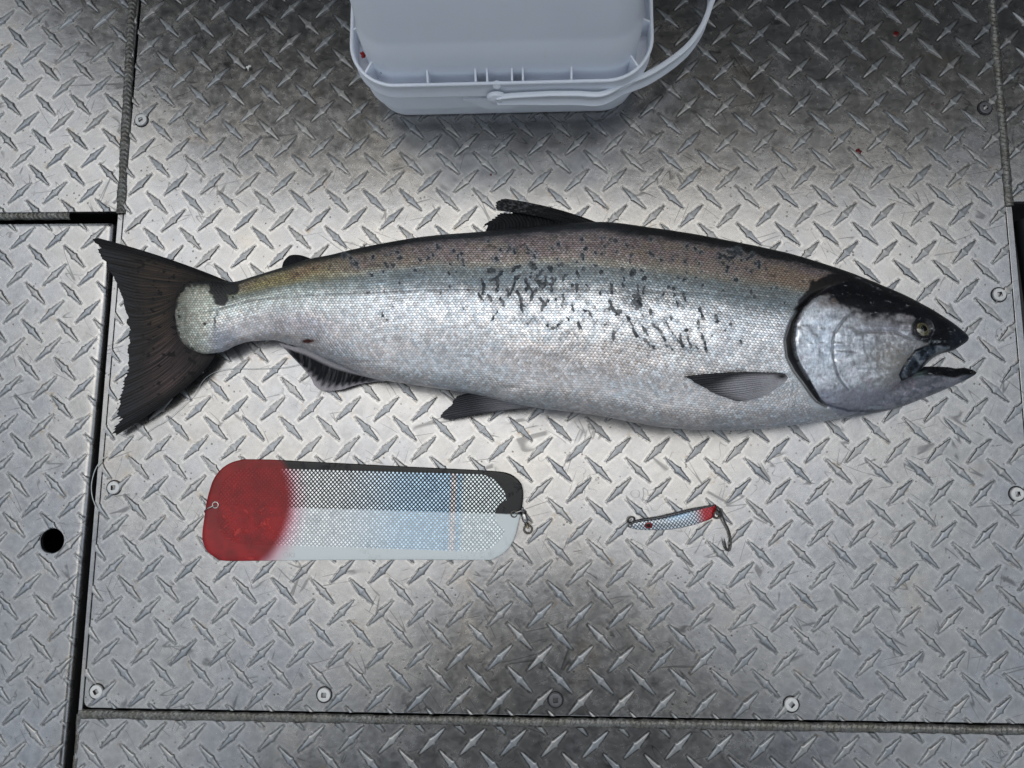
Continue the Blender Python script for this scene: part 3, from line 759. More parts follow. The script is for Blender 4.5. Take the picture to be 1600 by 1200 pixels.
def paint_body(X, Y, P):
    yt = itp(X, TOPL); yb_ = itp(X, [b for b in BOTL if b[0] < 1330] + [(1345, 650), (1404, 637), (1441, 623), (1500, 598), (1526, 583)])
    v = np.clip((Y - yt) / np.maximum(yb_ - yt, 1), 0, 1)
    n1 = fbm(X / 60, Y / 16, 4, 1) - .5; n2 = fbm(X / 18, Y / 12, 4, 2) - .5; n3 = fbm(X / 5, Y / 5, 3, 3) - .5; n4 = fbm(X / 120, Y / 40, 3, 44) - .5
    vj = np.clip(v + 0.055 * n1 + 0.035 * n2, 0, 1) if True else v
    vj = np.where(v < .02, v, vj)
    C = prof_col(vj, X); C = C * (1 + .65 * (sstep(.03, .07, v) * sstep(.24, .18, v)))[..., None]
    # iridescence: pinkish and straw-coloured patches
    back = sstep(.03, .07, v) * sstep(.2, .15, v)
    C = mixc(C, (.30, .24, .17), back * sstep(.02, .22, n2 + n4) * .6)
    C = mixc(C, (.20, .14, .15), back * sstep(.0, .2, -n2 + n1) * .5)
    C = mixc(C, (.40, .34, .28), back * sstep(.55, .75, fbm(X / 11, Y / 7, 3, 91)) * .5)
    C = mixc(C, (.40, .29, .19), back * sstep(1120, 1240, X) * sstep(.05, .1, v) * .65)
    C = mixc(C, (.33, .26, .09), sstep(.06, .1, v) * sstep(.26, .2, v) * sstep(560, 450, X) * sstep(360, 420, X) * .55)
    C = mixc(C, (.36, .20, .13), np.exp(-((X - 475) / 28) ** 2 - ((Y - (yt + 14)) / 8) ** 2) * .6)
    low = sstep(.5, .62, v)
    C = mixc(C, (.78, .71, .66), low * sstep(-.1, .25, n4 + n2 * .5) * .6); C = mixc(C, (.60, .64, .66), low * sstep(.0, .3, -n4) * .5)
    C = mixc(C, (.62, .54, .55), np.exp(-((X - 480) / 45) ** 2 - ((Y - 505) / 14) ** 2) * .6)
    C = C * (1 + .28 * n3 + .22 * n2)[..., None]
    # dark scale pockets on the flank
    S = np.zeros(X.shape)
    jx = X + 2.2 * (fbm(X / 3.2, Y / 3.2, 2, 71) - .5) * 2; jy = Y + 2.4 * (fbm(X / 3.2, Y / 3.2, 2, 72) - .5) * 2
    for pts, r in _spots:
        xa = min(p[0] for p in pts) - 9; xb = max(p[0] for p in pts) + 9; ya = min(p[1] for p in pts) - 9; yb2 = max(p[1] for p in pts) + 9
        m = (X > xa) & (X < xb) & (Y > ya) & (Y < yb2)
        if not m.any(): continue
        d, _ = pdist(jx[m], jy[m], pts)
        f = sstep(r * 1.6, r * .35, d) * (0.58 + .42 * sstep(.62, .3, v[m]))
        C[m] = mixc(C[m], (.34, .38, .41), sstep(r * 3.4, r * .8, d) * .33)
        S[m] = np.maximum(S[m], f)
    for (c, rx, ry, a) in SOFT:
        g = np.exp(-((X - c[0]) / rx) ** 2 - ((Y - c[1]) / ry) ** 2) * sstep(.35, .65, fbm(X / 7, Y / 7, 2, 5))
        C = mixc(C, (.12, .14, .15), g * a * 1.6)
    # speckle along the flank near the spot field
    sp = sstep(.64, .70, fbm(X / 4.2, Y / 6.0, 2, 19)) * np.exp(-((X - 930) / 170) ** 2) * sstep(.30, .36, v) * sstep(.74, .60, v)
    C = mixc(C, (.20, .23, .25), sp * .6)
    sb = sstep(.69, .74, fbm(X / 5, Y / 5, 2, 29)) * back
    C = mixc(C, (.015, .015, .015), sb * .6)
    # lateral line
    d, _ = pdist(X, Y, LATL)
    C = mixc(C, (.12, .13, .13), sstep(1.3, .4, d) * (0.35 + .35 * sstep(.4, .6, np.sin(X * 1.25) * .5 + .5)) * sstep(1250, 1200, X))
    # tail base: pale scaled fan, black saddle
    fan = sstep(345, 318, X) * sstep(436, 452, Y)
    C = mixc(C, (.58, .59, .49), fan * .88 * (1 + .0 * X)); C = C * (1 + .35 * n3 * fan)[..., None]
    rimd = np.minimum(X - 274, np.minimum(Y - yt, yb_ - Y) * .9) + 15 * (fbm(X / 5, Y / 5, 4, 93) - .5) * 2
    C = mixc(C, (.03, .028, .026), sstep(8, 0, rimd) * sstep(330, 300, X) * .9)
    C = mixc(C, (.02, .02, .02), sstep(16, 2, Y - yt + 12 * (fbm(X / 5, Y / 5, 3, 94) - .5)) * sstep(366, 340, X) * .9)
    C = mixc(C, (.30, .33, .38), np.exp(-((X - 345) / 20) ** 2 - ((Y - 532) / 18) ** 2) * .8)
    sad = np.clip(1.3 * np.maximum(np.exp(-((X - 350) / 24) ** 4 - ((Y - 449) / 12) ** 4), np.exp(-((X - 345) / 12) ** 2 - ((Y - 466) / 12) ** 2)), 0, 1)
    C = mixc(C, (.008, .008, .009), sstep(.35, .65, sad + .5 * (fbm(X / 6, Y / 6, 3, 8) - .5)) * .97)
    C = mixc(C, (.10, .11, .12), np.exp(-((X - 336) / 9) ** 2 - ((Y - 498) / 14) ** 2) * sstep(.45, .6, fbm(X / 4, Y / 4, 2, 88)))
    C = mixc(C, (.01, .01, .01), sstep(7, 2, Y - yt) * sstep(295, 320, X) * sstep(400, 365, X))
    for cx, cy, r in ((320, 506, 2.5), (364, 464, 2)): C = mixc(C, (.03, .03, .03), sstep(r * 1.5, r * .6, np.hypot(X - cx, Y - cy)))
    # vent, dark blood patch
    C = mixc(C, (.05, .012, .01), sstep(1.2, .5, np.hypot((X - 482) / 11, (Y - 533) / 4.5) + .5 * n3))
    # blotch in front of the pectoral fin
    C = mixc(C, (.60, .62, .66), sstep(1130, 1240, X) * sstep(.80, .95, v) * .7)
    # shoulder between the scales and the gill opening
    gd, gs = pdist(X, Y, GILL)
    head = ((gs < 0) & (X > 1238)) | (X > 1325)
    hd = np.where(head, 1.0, 0.0)
    sh = sstep(26, 8, gd) * (1 - hd) * sstep(480, 520, Y)
    C = mixc(C, (.42, .44, .46), sh * .75)
    # head
    H = np.zeros(C.shape); H[:] = (.68, .70, .73)
    hn = fbm(X / 26, Y / 8, 5, 12) - .5; hn2 = fbm(X / 9, Y / 9, 4, 14) - .5; hn3 = fbm(X / 3, Y / 3, 3, 15) - .5
    H = mixc(H, (.72, .76, .80), sstep(-.05, .2, hn) * .8)
    H = mixc(H, (.36, .27, .31), sstep(.0, .2, hn2) * .5)
    H = mixc(H, (.20, .24, .31), sstep(.05, .25, -hn + hn2 * .3) * .5)
    H = mixc(H, (.62, .72, .84), np.exp(-((X - 1285) / 30) ** 2 - ((Y - 530) / 45) ** 2) * .55)
    H = mixc(H, (.18, .15, .11), np.exp(-((X - 1395) / 40) ** 2 - ((Y - 560) / 36) ** 2) * (.75 + .8 * hn2))
    H = mixc(H, (.22, .20, .26), np.exp(-((X - 1400) / 45) ** 2 - ((Y - 508) / 12) ** 2) * .5)
    H = mixc(H, (.16, .17, .23), sstep(592, 618, Y + 14 * hn) * .75)
    H = mixc(H, (.70, .73, .75), sstep(.08, .22, hn2 + hn3 * .5) * sstep(600, 580, Y) * .6)
    H = mixc(H, (.12, .13, .17), np.exp(-((Y - (640 - (X - 1370) ** 2 / 900)) / 7) ** 2) * .5 * sstep(1290, 1330, X))
    top_edge = np.interp(X, [1270, 1300, 1331, 1350, 1383, 1424, 1470, 1512], [446, 468, 487, 489, 490, 500, 560, 600])
    tk = sstep(9, -12, Y + 34 * hn2 + 20 * hn - top_edge)
    H = mixc(H, (.10, .085, .08), sstep(40, -6, Y + 40 * hn2 + 30 * hn - top_edge) * .75)
    H = mixc(H, (.010, .011, .013), np.clip(tk * .95 + sstep(1418, 1450, X) * sstep(545, 525, Y) * .97 + sstep(18, 30, top_edge - Y), 0, 1))
    brown = np.exp(-((X - 1300) / 30) ** 2 - ((Y - 470) / 10) ** 2) * sstep(-.05, .1, hn2)
    H = mixc(H, (.12, .09, .07), brown * .8)
    ey = np.hypot(X - EYE[0], Y - EYE[1])
    H = mixc(H, (.015, .016, .020), sstep(24, 15, ey + 6 * hn2) * .9)
    H = mixc(H, (.018, .022, .03), sstep(1478, 1492, X + 8 * hn2) * .9)
    for pl, w, a in ((PREOP, 1.3, .75), (CHEEK, 1.4, .16), (ORBIT, 1.4, .6), (OPER_LOW, 2.2, .75)):
        d, _ = pdist(X + 2 * hn2, Y + 2 * hn2, pl); H = mixc(H, (.035, .045, .075), sstep(w * 1.5, w * .4, d) * a)
    for k, (o1, a1) in enumerate(((4, .3), (7, .2), (12, .16))):
        d, _ = pdist(X, Y + o1, ORBIT); H = mixc(H, (.12, .16, .26), sstep(1.2, .3, d + 2 * hn2) * a1 * sstep(1440, 1400, X))
    # maxilla
    mx = inside(X, Y, MAX_); md, _ = pdist(X, Y, MAX_ + [MAX_[0]])
    mc = np.zeros(C.shape); mc[:] = (.055, .070, .095); mc = mixc(mc, (.16, .18, .20), sstep(.0, .25, hn2 + hn3 * .6)); mc = mixc(mc, (.015, .02, .025), sstep(.0, .2, -hn2))
    H = np.where((mx)[..., None], mc, H)
    H = mixc(H, (.008, .010, .012), sstep(2.6, 1.0, md) * (1 - .5 * sstep(1436, 1460, X)))
    H = mixc(H, (.40, .44, .48), np.exp(-((X - 1462) / 10) ** 2 - ((Y - 534.5) / 2.2) ** 2) * sstep(-.1, .15, hn3) * .8)
    H = H * (1 + .5 * hn3 + .25 * hn2)[..., None]
    C = np.where(head[..., None], H, C)
    NP = [(1240, 482), (1256, 466), (1266, 452), (1272, 440), (1290, 434), (1312, 429), (1332, 420), (1420, 440), (1440, 490), (1350, 484), (1318, 474), (1296, 456), (1272, 466), (1256, 480)]
    nX, nY = X + 9 * n2 + 5 * n3, Y + 7 * n1 + 5 * n3
    nd, _ = pdist(nX, nY, NP + [NP[0]]); nape = np.where(inside(nX, nY, NP), 1.0, sstep(5, 0, nd))
    C = mixc(C, (.010, .010, .012), nape * .97)
    # black inside of the gill opening, behind the operculum edge
    off = np.interp(Y, [445, 470, 500, 530, 560, 590, 620, 634], [3, 4, 8, 14, 14, 11, 7, 3])
    slit = (1 - hd) * sstep(off + 1.5, off - 1, gd) * sstep(446, 470, Y) * sstep(640, 630, Y)
    C = mixc(C, (.006, .006, .008), slit)
    C = mixc(C, (.02, .02, .025), sstep(2.0, .8, gd) * .8 * sstep(640, 628, Y))
    scl = (1 - hd) * (1 - sh * .8) * (1 - slit) * (1 - nape)
    edge = np.interp(v, [0, .03, .15, .25, .35, .6, .85, 1], [.6, 1.0, .98, .60, .62, .48, .30, .25]) * scl
    edge = edge * np.where(X > 1120, 1.15, 1.0); edge = np.where(X < 340, .6 * scl, edge)
    S = S * (1 - hd)
    return np.clip(C, .003, .95), np.clip(edge, 0, 1), scl, hd, S

def shape_body(P, an, na):
    X, Y = PX(P); topm = (np.sin(an) > 0.02)[None, :] * np.ones(X.shape)
    gd, gs = pdist(X, Y, GILL); head = ((gs < 0) & (X > 1238)) | (X > 1325)
    off = np.interp(Y, [445, 470, 500, 530, 560, 590, 620, 634], [3, 4, 8, 14, 14, 11, 7, 3])
    dz = np.zeros(X.shape)
    inr = sstep(440, 470, Y) * sstep(645, 625, Y)
    dz -= np.where(head, 0, .0060 * sstep(off + 4, off - 3, gd)) * inr
    dz += np.where(head, .0016 * sstep(-1, 5, gd) * sstep(60, 20, gd), 0) * inr
    for pl, w, a in ((PREOP, 1.8, .0008), (CHEEK, 2.0, .0002), (ORBIT, 2.4, .0009), (OPER_LOW, 2.5, .0016)):
        d, s = pdist(X, Y, pl); dz -= a * np.exp(-(d / w) ** 2)
    hn = fbm(X / 30, Y / 7, 4, 33) - .5; hn2 = fbm(X / 12, Y / 12, 3, 34) - .5
    dz += np.where(head, .0016 * hn + .0012 * hn2, 0) * sstep(500, 515, Y)
    mx = inside(X, Y, MAX_); md, _ = pdist(X, Y, MAX_ + [MAX_[0]])
    dz += np.where(mx, .0016 * sstep(0, 4, md), -.0010 * np.exp(-(md / 2.0) ** 2)) * sstep(1500, 1470, X)
    dz += np.where(mx, .0016 * (fbm(X / 9, Y / 4, 3, 40) - .5), 0)
    e = np.hypot(X - EYE[0], Y - EYE[1]); dz -= .0022 * np.exp(-((e - 13.5) / 2.6) ** 2) + .004 * sstep(13, 10, e)
    dz += .0006 * np.exp(-((e - 18) / 3) ** 2)
    # slight folds: behind the gill, along the belly, round the vent and pelvic base
    dz += (.0030 * (fbm(X / 110, Y / 60, 3, 50) - .5) + .0010 * (fbm(X / 30, Y / 22, 2, 51) - .5)) * sstep(290, 420, X)
    for c, rx, ry, a in (((482, 534), 12, 5, -.0012), ((1222, 590), 14, 5, -.0014), ((800, 606), 14, 4, -.001), ((540, 566), 60, 3, -.0008)):
        dz += a * np.exp(-((X - c[0]) / rx) ** 2 - ((Y - c[1]) / ry) ** 2)
    d, _ = pdist(X, Y, LATL); dz -= .00035 * np.exp(-(d / 1.4) ** 2) * sstep(1250, 1200, X)
    lim = np.clip(np.sin(an), 0, 1)[None, :] ** 0.35
    P = P.copy(); P[..., 2] += dz * lim * topm
    return P

def skin_mat():
    m = Mat("salmon_skin"); m.obj(); col = m.attr("Col"); msk = m.attr("Msk"); uvn = m.attr("suv")
    sp = m.new('ShaderNodeSeparateXYZ'); m.nt.links.new(uvn.outputs['Vector'], sp.inputs[0])
    u, v = N(m.nt, sp.outputs[0]), N(m.nt, sp.outputs[1])
    ms = m.new('ShaderNodeSeparateColor'); m.nt.links.new(msk.outputs['Color'], ms.inputs[0])
    edge, scl, hd = [N(m.nt, ms.outputs[k]) for k in range(3)]
    vec = m.vec(u, v, 0.0)
    wob = m.noise(vec, 0.55, 2); wob2 = m.noise(m.vec(u, v, 8.0), 0.55, 2)
    u = u + (wob - 0.5) * 0.9; v = v + (wob2 - 0.5) * 0.9
    SU, SV = 2.9, 4.25
    a1, b1 = (u / SU), (v / SV)
    def cell(off):
        p, q = a1 + off, b1 + off
        pi, qi = p.floor(), q.floor()
        fp, fq = (p.frac() - 0.5) * SU, (q.frac() - 0.5) * SV
        return (fp * fp + fq * fq).sqrt(), pi + off * 0.5, qi + off * 13.7
    d1, i1, j1 = cell(0.0); d2, i2, j2 = cell(0.5)
    near = (d2 - d1).gt(0.0)
    ii = i1 * near + i2 * (1.0 - near); jj = j1 * near + j2 * (1.0 - near)
    dn = d1.min(d2)
    rnd = m.white(m.vec(ii, jj, 1.0)); rnd2 = m.white(m.vec(ii, jj, 4.0))
    line = (d1 - d2).abs().ss(0.85, 0.20)
    micro = m.noise(vec, 2.6, 3, 0.7)
    lf = (line * edge * (micro * 1.0 + 0.5)).clamp()
    base = col.outputs['Color']
    k = (rnd - 0.5) * (0.30 + edge * 0.5) * scl + 1.0 + (micro - 0.5) * 0.5
    base = m.scale(base, k)
    base = m.mix((rnd2.ss(0.72, 1.0)) * scl * 0.30, base, m.scale(base, 1.7))  # some scales brightened at random: glints painted into the colour
    tint = m.mix(rnd2, (1.06, 0.98, 0.95), (0.94, 1.0, 1.07)); base = m.mix(scl * 0.8, base, tint, 'MULTIPLY')
    hv = m.noise(m.vec(m.x * 0.55, m.y, m.z), 210.0, 5, 0.72, 0.6); hv2 = m.noise(m._o, 900.0, 3, 0.6); hs_ = m.noise(m.vec(m.x, m.y * 0.3, m.z), 700.0, 3, 0.7)
    base = m.scale(base, 1.0 + hd * ((hv - 0.5) * 1.5 + (hs_ - 0.5) * 1.5))
    base = m.mix(hd * hv.ss(0.60, 0.70) * 0.35, base, (0.80, 0.83, 0.86))
    spt = N(m.nt, m.attr("Spt").outputs['Fac'])
    sf_ = (spt + (rnd - 0.5) * 0.75 * spt.gt(0.02) + (micro - 0.5) * 0.6).ss(0.30, 0.66)
    base = m.mix(sf_ * (rnd2 * 0.3 + 0.74).clamp(), base, (0.022, 0.030, 0.038))
    base = m.mix(lf, base, (0.03, 0.035, 0.035))
    dome = dn.ss(2.3, 0.0)
    tilt = ((rnd - 0.5) * u * 0.0)
    h = dome * scl * 0.8 + micro * 0.25 + (rnd * 0.35) * scl + hd * (hv * 0.5 + hs_ * 0.4)
    nrm = m.bump(h, 0.00032, 0.75)
    lum = m.new('ShaderNodeRGBToBW'); m.lk(base, lum.inputs[0]); L = N(m.nt, lum.outputs[0])
    met = L.ss(0.12, 0.50) * 0.60
    rough = (0.30 + (rnd2 - 0.5) * 0.16 * scl + micro * 0.10 - hd * 0.07).clamp()
    m.set(color=base, metal=met, rough=rough, normal=nrm, spec=0.32, coat=0.10, coatr=0.12)
    m.nt.links.new(nrm, m.b.inputs['Coat Normal'])
    return m.m
M_skin = skin_mat()

def finish_skin(me, C, edge, scl, hd, suv, sp=None):
    n = len(me.vertices)
    set_col(me, "Col", np.concatenate([C.reshape(n, 3), np.ones((n, 1))], 1))
    set_col(me, "Msk", np.stack([edge.reshape(n), scl.reshape(n), hd.reshape(n), np.ones(n)], 1))
    a2 = me.attributes.new("Spt", 'FLOAT', 'POINT'); a2.data.foreach_set('value', (sp if sp is not None else np.zeros(n)).reshape(-1).astype(np.float32))
    at = me.attributes.new("suv", 'FLOAT_VECTOR', 'POINT'); at.data.foreach_set('vector', suv.reshape(-1).astype(np.float32))

fish = empty("salmon", G(880, 510, 0.0))
tag(fish, "large silver chinook salmon with a dark back lying on the tread plate, mouth open", "fish")
xs = np.concatenate([np.linspace(273.5, 300, 40), np.linspace(300.8, 1480, 1180), np.linspace(1480.6, 1512, 60)])
P, an = ring_body(xs, TOPL, BOTL, THK, ZADD)
NAT = 230
P = shape_body(P, an, NAT)
BX, BY = PX(P)
C, edge, scl, hd, spotf = paint_body(BX, BY, P)
under = (an > np.pi)
seg = np.linalg.norm(np.diff(P, axis=1, append=P[:, :1]), axis=2); arc = np.concatenate([np.zeros((len(P), 1)), np.cumsum(seg, 1)[:, :-1]], 1)
mid = int(NAT * 0.45); arc = (arc - arc[:, mid:mid + 1]) * 1000
cl = P[:, mid]; ls = np.concatenate([[0], np.cumsum(np.linalg.norm(np.diff(cl, axis=0), axis=1))]) * 1000
suv = np.stack([np.repeat(ls[:, None], P.shape[1], 1), arc, np.zeros(arc.shape)], -1)
bodyz = (BX[:, :NAT].copy(), BY[:, :NAT].copy(), P[:, :NAT, 2].copy())
def body_top(px, py):
    """height of the skin seen at a pixel"""
    i = np.argmin((bodyz[0][:, NAT // 2] - px) ** 2)
    sl = slice(max(0, i - 40), i + 40); d = (bodyz[0][sl] - px) ** 2 + (bodyz[1][sl] - py) ** 2
    k = np.argmin(d); return bodyz[2][sl].reshape(-1)[k]
body_me = grid_mesh("body", P, closed_v=True)
if body_me.polygons[len(body_me.polygons) // 2 - 120].normal.z < 0: pass
# end caps and the lower jaw, in the same mesh
JT = [(1310, 604), (1360, 600), (1404, 590), (1430, 577), (1446, 573), (1470, 573), (1494, 575.5), (1506, 574.5), (1513, 576), (1522, 579), (1526, 582)]
JB = [(1310, 653.5), (1325, 652.5), (1366, 646), (1404, 637), (1441, 623), (1471, 611), (1500, 598), (1515, 590.5), (1524, 585), (1526, 583.5)]
JTH = [(1310, .020), (1360, .022), (1404, .021), (1440, .0175), (1470, .013), (1500, .009), (1518, .0055), (1526, .0012)]
JZ = [(1310, .004), (1400, .004), (1526, .007)]
xj = np.linspace(1310, 1526, 260)
Pj, anj = ring_body(xj, JT, JB, JTH, JZ, 130, 24, 0.85)
Xj, Yj = PX(Pj)
vj = np.clip((Yj - itp(Xj, JT)) / np.maximum(itp(Xj, JB) - itp(Xj, JT), 1), 0, 1)
hj = fbm(Xj / 24, Yj / 7, 4, 61) - .5; hj2 = fbm(Xj / 6, Yj / 6, 4, 62) - .5; hj3 = fbm(Xj / 2.5, Yj / 2.5, 2, 63) - .5
d_l, _ = pdist(Xj, Yj, OPER_LOW)
dzj = .0008 * hj + .0006 * hj2 - .0012 * np.exp(-(d_l / 2.5) ** 2)
lipd = np.interp(Xj, [1430, 1446, 1494, 1526], [10, 12, 14, 5]); lipc = sstep(lipd + 2, lipd - 2, Yj - itp(Xj, JT)) * sstep(1425, 1440, Xj)
dzj -= .0030 * lipc
dzj += .0016 * sstep(.55, .75, fbm(Xj / 3.0, Yj / 9, 1, 91)) * sstep(5, 1, Yj - itp(Xj, JT)) * sstep(1430, 1445, Xj)
Pj[..., 2] += dzj * np.clip(np.sin(anj), 0, 1)[None] ** .4
Cj = np.zeros(Xj.shape + (3,)); Cj[:] = (.12, .13, .155)
Cj = mixc(Cj, (.36, .38, .43), sstep(0, .25, hj + hj2 * .5) * .7); Cj = mixc(Cj, (.24, .20, .24), sstep(0, .2, hj2) * .4)
Cj = mixc(Cj, (.10, .11, .16), sstep(.42, .15, vj) * sstep(1420, 1450, Xj) * .85)
Cj = mixc(Cj, (.55, .60, .62), sstep(.0, 10, Yj - (648 - (Xj - 1330) * .10 - np.maximum(Xj - 1400, 0) * .25)) * .6)
Cj = mixc(Cj, (.035, .04, .055), sstep(2.6, 1.0, d_l) * .75)
Cj = mixc(Cj, (.05, .06, .08), sstep(1490, 1520, Xj) * .85)
Cj = mixc(Cj, (.008, .009, .011), lipc)
Cj = mixc(Cj, (.16, .22, .22), np.exp(-((Xj - 1436) / 10) ** 2 - ((Yj - 586 + (Xj - 1436) * .35) / 4) ** 2) * .9)
Cj = np.clip(Cj * (1 + .5 * hj3)[..., None], .003, .9)
jaw_me = grid_mesh("jaw", Pj, closed_v=True)
finish_skin(body_me, C, edge, scl, hd, suv, spotf)
zz = np.zeros(Xj.shape); finish_skin(jaw_me, Cj, zz, zz, zz + 1, np.stack([Xj * .5, Yj * .5, zz], -1))
bm = bmesh.new(); bm.from_mesh(body_me); bm.from_mesh(jaw_me)
for me_, in ((body_me,),): pass
bmesh.ops.holes_fill(bm, edges=[e for e in bm.edges if e.is_boundary], sides=400)
bmesh.ops.recalc_face_normals(bm, faces=bm.faces)
for f in bm.faces: f.smooth = True
fb = bpy.data.meshes.new("body"); bm.to_mesh(fb); bm.free()
body = link("body", fb, M_skin, fish)
# the join of two grids leaves the attribute layers in place by name

# eye
def eye():
    z = body_top(*EYE) - 0.001
    c = G(EYE[0], EYE[1], z + .003)
    me = bpy.data.meshes.new("eye"); bm = bmesh.new()
    bmesh.ops.create_uvsphere(bm, u_segments=48, v_segments=24, radius=0.0066)
    for v in bm.verts: v.co.z *= 0.42
    for f in bm.faces: f.smooth = True
    bm.to_mesh(me); bm.free()
    m = Mat("fish_eye"); m.obj(); r = (m.x * m.x + m.y * m.y * 1.0).sqrt(); n = m.noise(m._o, 500, 3, .7)
    ring = m.mix(n.ss(.3, .7), (.20, .18, .09), (.085, .08, .045))
    ring = m.mix(r.ss(.0048, .0042) * r.ss(.0034, .0040) * 0.9, ring, (.06, .06, .05))
    c_ = m.mix(r.ss(.0060, .0056), (.02, .02, .022), ring); c_ = m.mix(r.ss(.0032, .0028), c_, (.05, .045, .035)); c_ = m.mix(r.ss(.0027, .0023), c_, (.004, .004, .004))
    m.set(color=c_, rough=.12, coat=1.0, coatr=.03, spec=.6)
    o = link("eye", me, m.m, fish); o.location = c - Vector((0, 0, .0022)); o.rotation_euler = (R_(-10), R_(14), 0)
eye()

# fins: three traced curves (root, middle, rim) span the rays
def fin_mat():
    m = Mat("fin_membrane"); col = m.attr("Col"); o = m.obj(); n = m.noise(o, 900, 3, .6)
    m.set(color=m.scale(col.outputs['Color'], n * .7 + .35), rough=.40, normal=m.bump(n, .0002, .5), coat=.0, coatr=.2, spec=.14)
    return m.m
M_fin = fin_mat()
def resample(pts, n):
    p = np.array([list(q)[:2] for q in smooth_path([(a, b, 0) for a, b in pts], 12)]); d = np.concatenate([[0], np.cumsum(np.hypot(*np.diff(p, axis=0).T))])
    t = np.linspace(0, d[-1], n); return np.stack([np.interp(t, d, p[:, 0]), np.interp(t, d, p[:, 1])], -1)
def make_fin(name, root, midc, rim, zf, rays, paint, rag=0.0, na=260, nr=70, thick=.0011, seed=0, raydepth=.00035, label=None):
    A, M_, E_ = resample(root, na), resample(midc, na), resample(rim, na)
    r = np.linspace(0, 1, nr)[None, :, None]
    cut = np.ones(na)
    if rag > 0:
        k = np.linspace(0, 1, na) * rays
        cut = 1 - rag * (fbm(k / 1.6, k * 0 + seed, 3, seed) ** 2 * 1.3 + .35 * np.abs(np.sin(k * math.pi)) * fbm(k / 5, k * 0 + 2, 2, seed + 3))
    r = r * cut[:, None, None]
    Q = A[:, None] * (1 - r) * (1 - 2 * r) + M_[:, None] * 4 * r * (1 - r) + E_[:, None] * r * (2 * r - 1)
    a = np.linspace(0, 1, na)[:, None] * np.ones((1, nr)); rr = r[..., 0] * np.ones((na, 1))
    z = zf(Q[..., 0], Q[..., 1], a, rr)
    ray = np.abs(((a * rays * (1 + .6 * (rr > .55) * 0)) % 1) - .5) * 2
    z = z + raydepth * (ray - .5) * sstep(0, .15, rr) + .0006 * (fbm(a * 12, rr * 5, 3, seed + 9) - .5)
    Pt = GN(Q[..., 0], Q[..., 1], z)
    edge_f = np.minimum(1, np.minimum(1 - rr / np.maximum(cut[:, None], .01) + .02, np.minimum(a, 1 - a) * 6 + .1) * 3)
    Pb = Pt.copy(); Pb[..., 2] -= thick * np.clip(edge_f, .15, 1) * (1.5 - rr)
    V = np.concatenate([Pt, Pb[:, ::-1]], 1)
    me = grid_mesh(name, V, closed_v=True)
    Cc = paint(Q[..., 0], Q[..., 1], a, rr, ray); Cc = np.concatenate([Cc, Cc[:, ::-1]], 1).reshape(-1, 3)
    set_col(me, "Col", np.concatenate([np.clip(Cc, .003, .9), np.ones((len(Cc), 1))], 1))
    o = link(name, me, M_fin, fish)
    if label: o["label"] = label
    return o
def dark_paint(base, light, amt=.4, tip=None, spots=0, seed=0, tiplen=.35):
    def f(X, Y, a, r, ray):
        n = fbm(X / 14, Y / 14, 4, seed) - .5; st = fbm(a * 90, r * 3, 3, seed + 4) - .5
        C = np.zeros(X.shape + (3,)); C[:] = base
        C = mixc(C, light, amt * (.6 + 1.2 * n + 1.3 * st) * (0.25 + .75 * ray))
        if tip is not None: C = mixc(C, tip, sstep(1 - tiplen - .1 * n, 1 - tiplen * .3, r))
        if spots:
            sp = sstep(.66, .72, fbm(X / 7, Y / 5, 2, seed + 12)); C = mixc(C, (.012, .012, .013), sp * .85)
        return C
    return f
def caud_paint(X, Y, a, r, ray):
    n = fbm(X / 20, Y / 20, 4, 5) - .5; st = fbm(a * 130, r * 2.2, 3, 6) - .5
    C = np.zeros(X.shape + (3,)); C[:] = (.022, .020, .020)
    mid = np.exp(-((r - .42) / .26) ** 2) * sstep(.02, .12, a) * sstep(.99, .88, a)
    C = mixc(C, (.125, .085, .06), mid * np.clip(.5 + 2.0 * st + .8 * n, 0, 1) * (.35 + .65 * ray) * .85)
    C = mixc(C, (.16, .11, .13), mid * sstep(.5, .7, a) * np.clip(.3 + 1.4 * st, 0, 1) * .6)
    C = mixc(C, (.07, .085, .105), sstep(.55, .9, r) * np.clip(.25 + 1.4 * st, 0, 1) * .55)
    sp = sstep(.68, .73, fbm(X / 8, Y / 5.5, 2, 77)) * sstep(.85, .6, r); C = mixc(C, (.008, .008, .009), sp * .9)
    C = mixc(C, (.005, .005, .006), sstep(.10, .02, a) * .8)
    C = mixc(C, (.05, .05, .055), sstep(.035, .02, a) * (st > .1) * .8)
    C = mixc(C, (.006, .006, .007), sstep(.93, .99, a) * .85)
    return C
make_fin("caudal_fin", [(363, 442.5), (335, 441), (306, 446), (288, 458), (284, 480), (287, 505), (288, 525), (300, 540), (318, 549), (338, 552)],
         [(258, 402.5), (243, 410), (241, 430), (240, 462), (241, 500), (243, 535), (246, 565), (250, 590), (262, 606), (287, 608.5)],
         [(140.5, 368.5), (149, 386), (159, 406), (174, 430), (183, 447), (192, 472), (197, 505), (199, 540), (196, 570), (190, 600), (183, 626), (178, 655), (170, 677), (174, 685)],
         lambda X, Y, a, r: .0095 + .0035 * (1 - r) + .010 * r * np.abs(a - .5) * 0 + .004 * sstep(.5, 1, r) - .0055 * sstep(.6, 1, r) * sstep(.8, 1, a), 58, caud_paint, rag=.075, na=520, nr=110, seed=3, raydepth=.00028)
def zc_at(px): return float(0.82 * itp(np.array([px]), THK)[0] + .0008 + itp(np.array([px]), ZADD)[0])
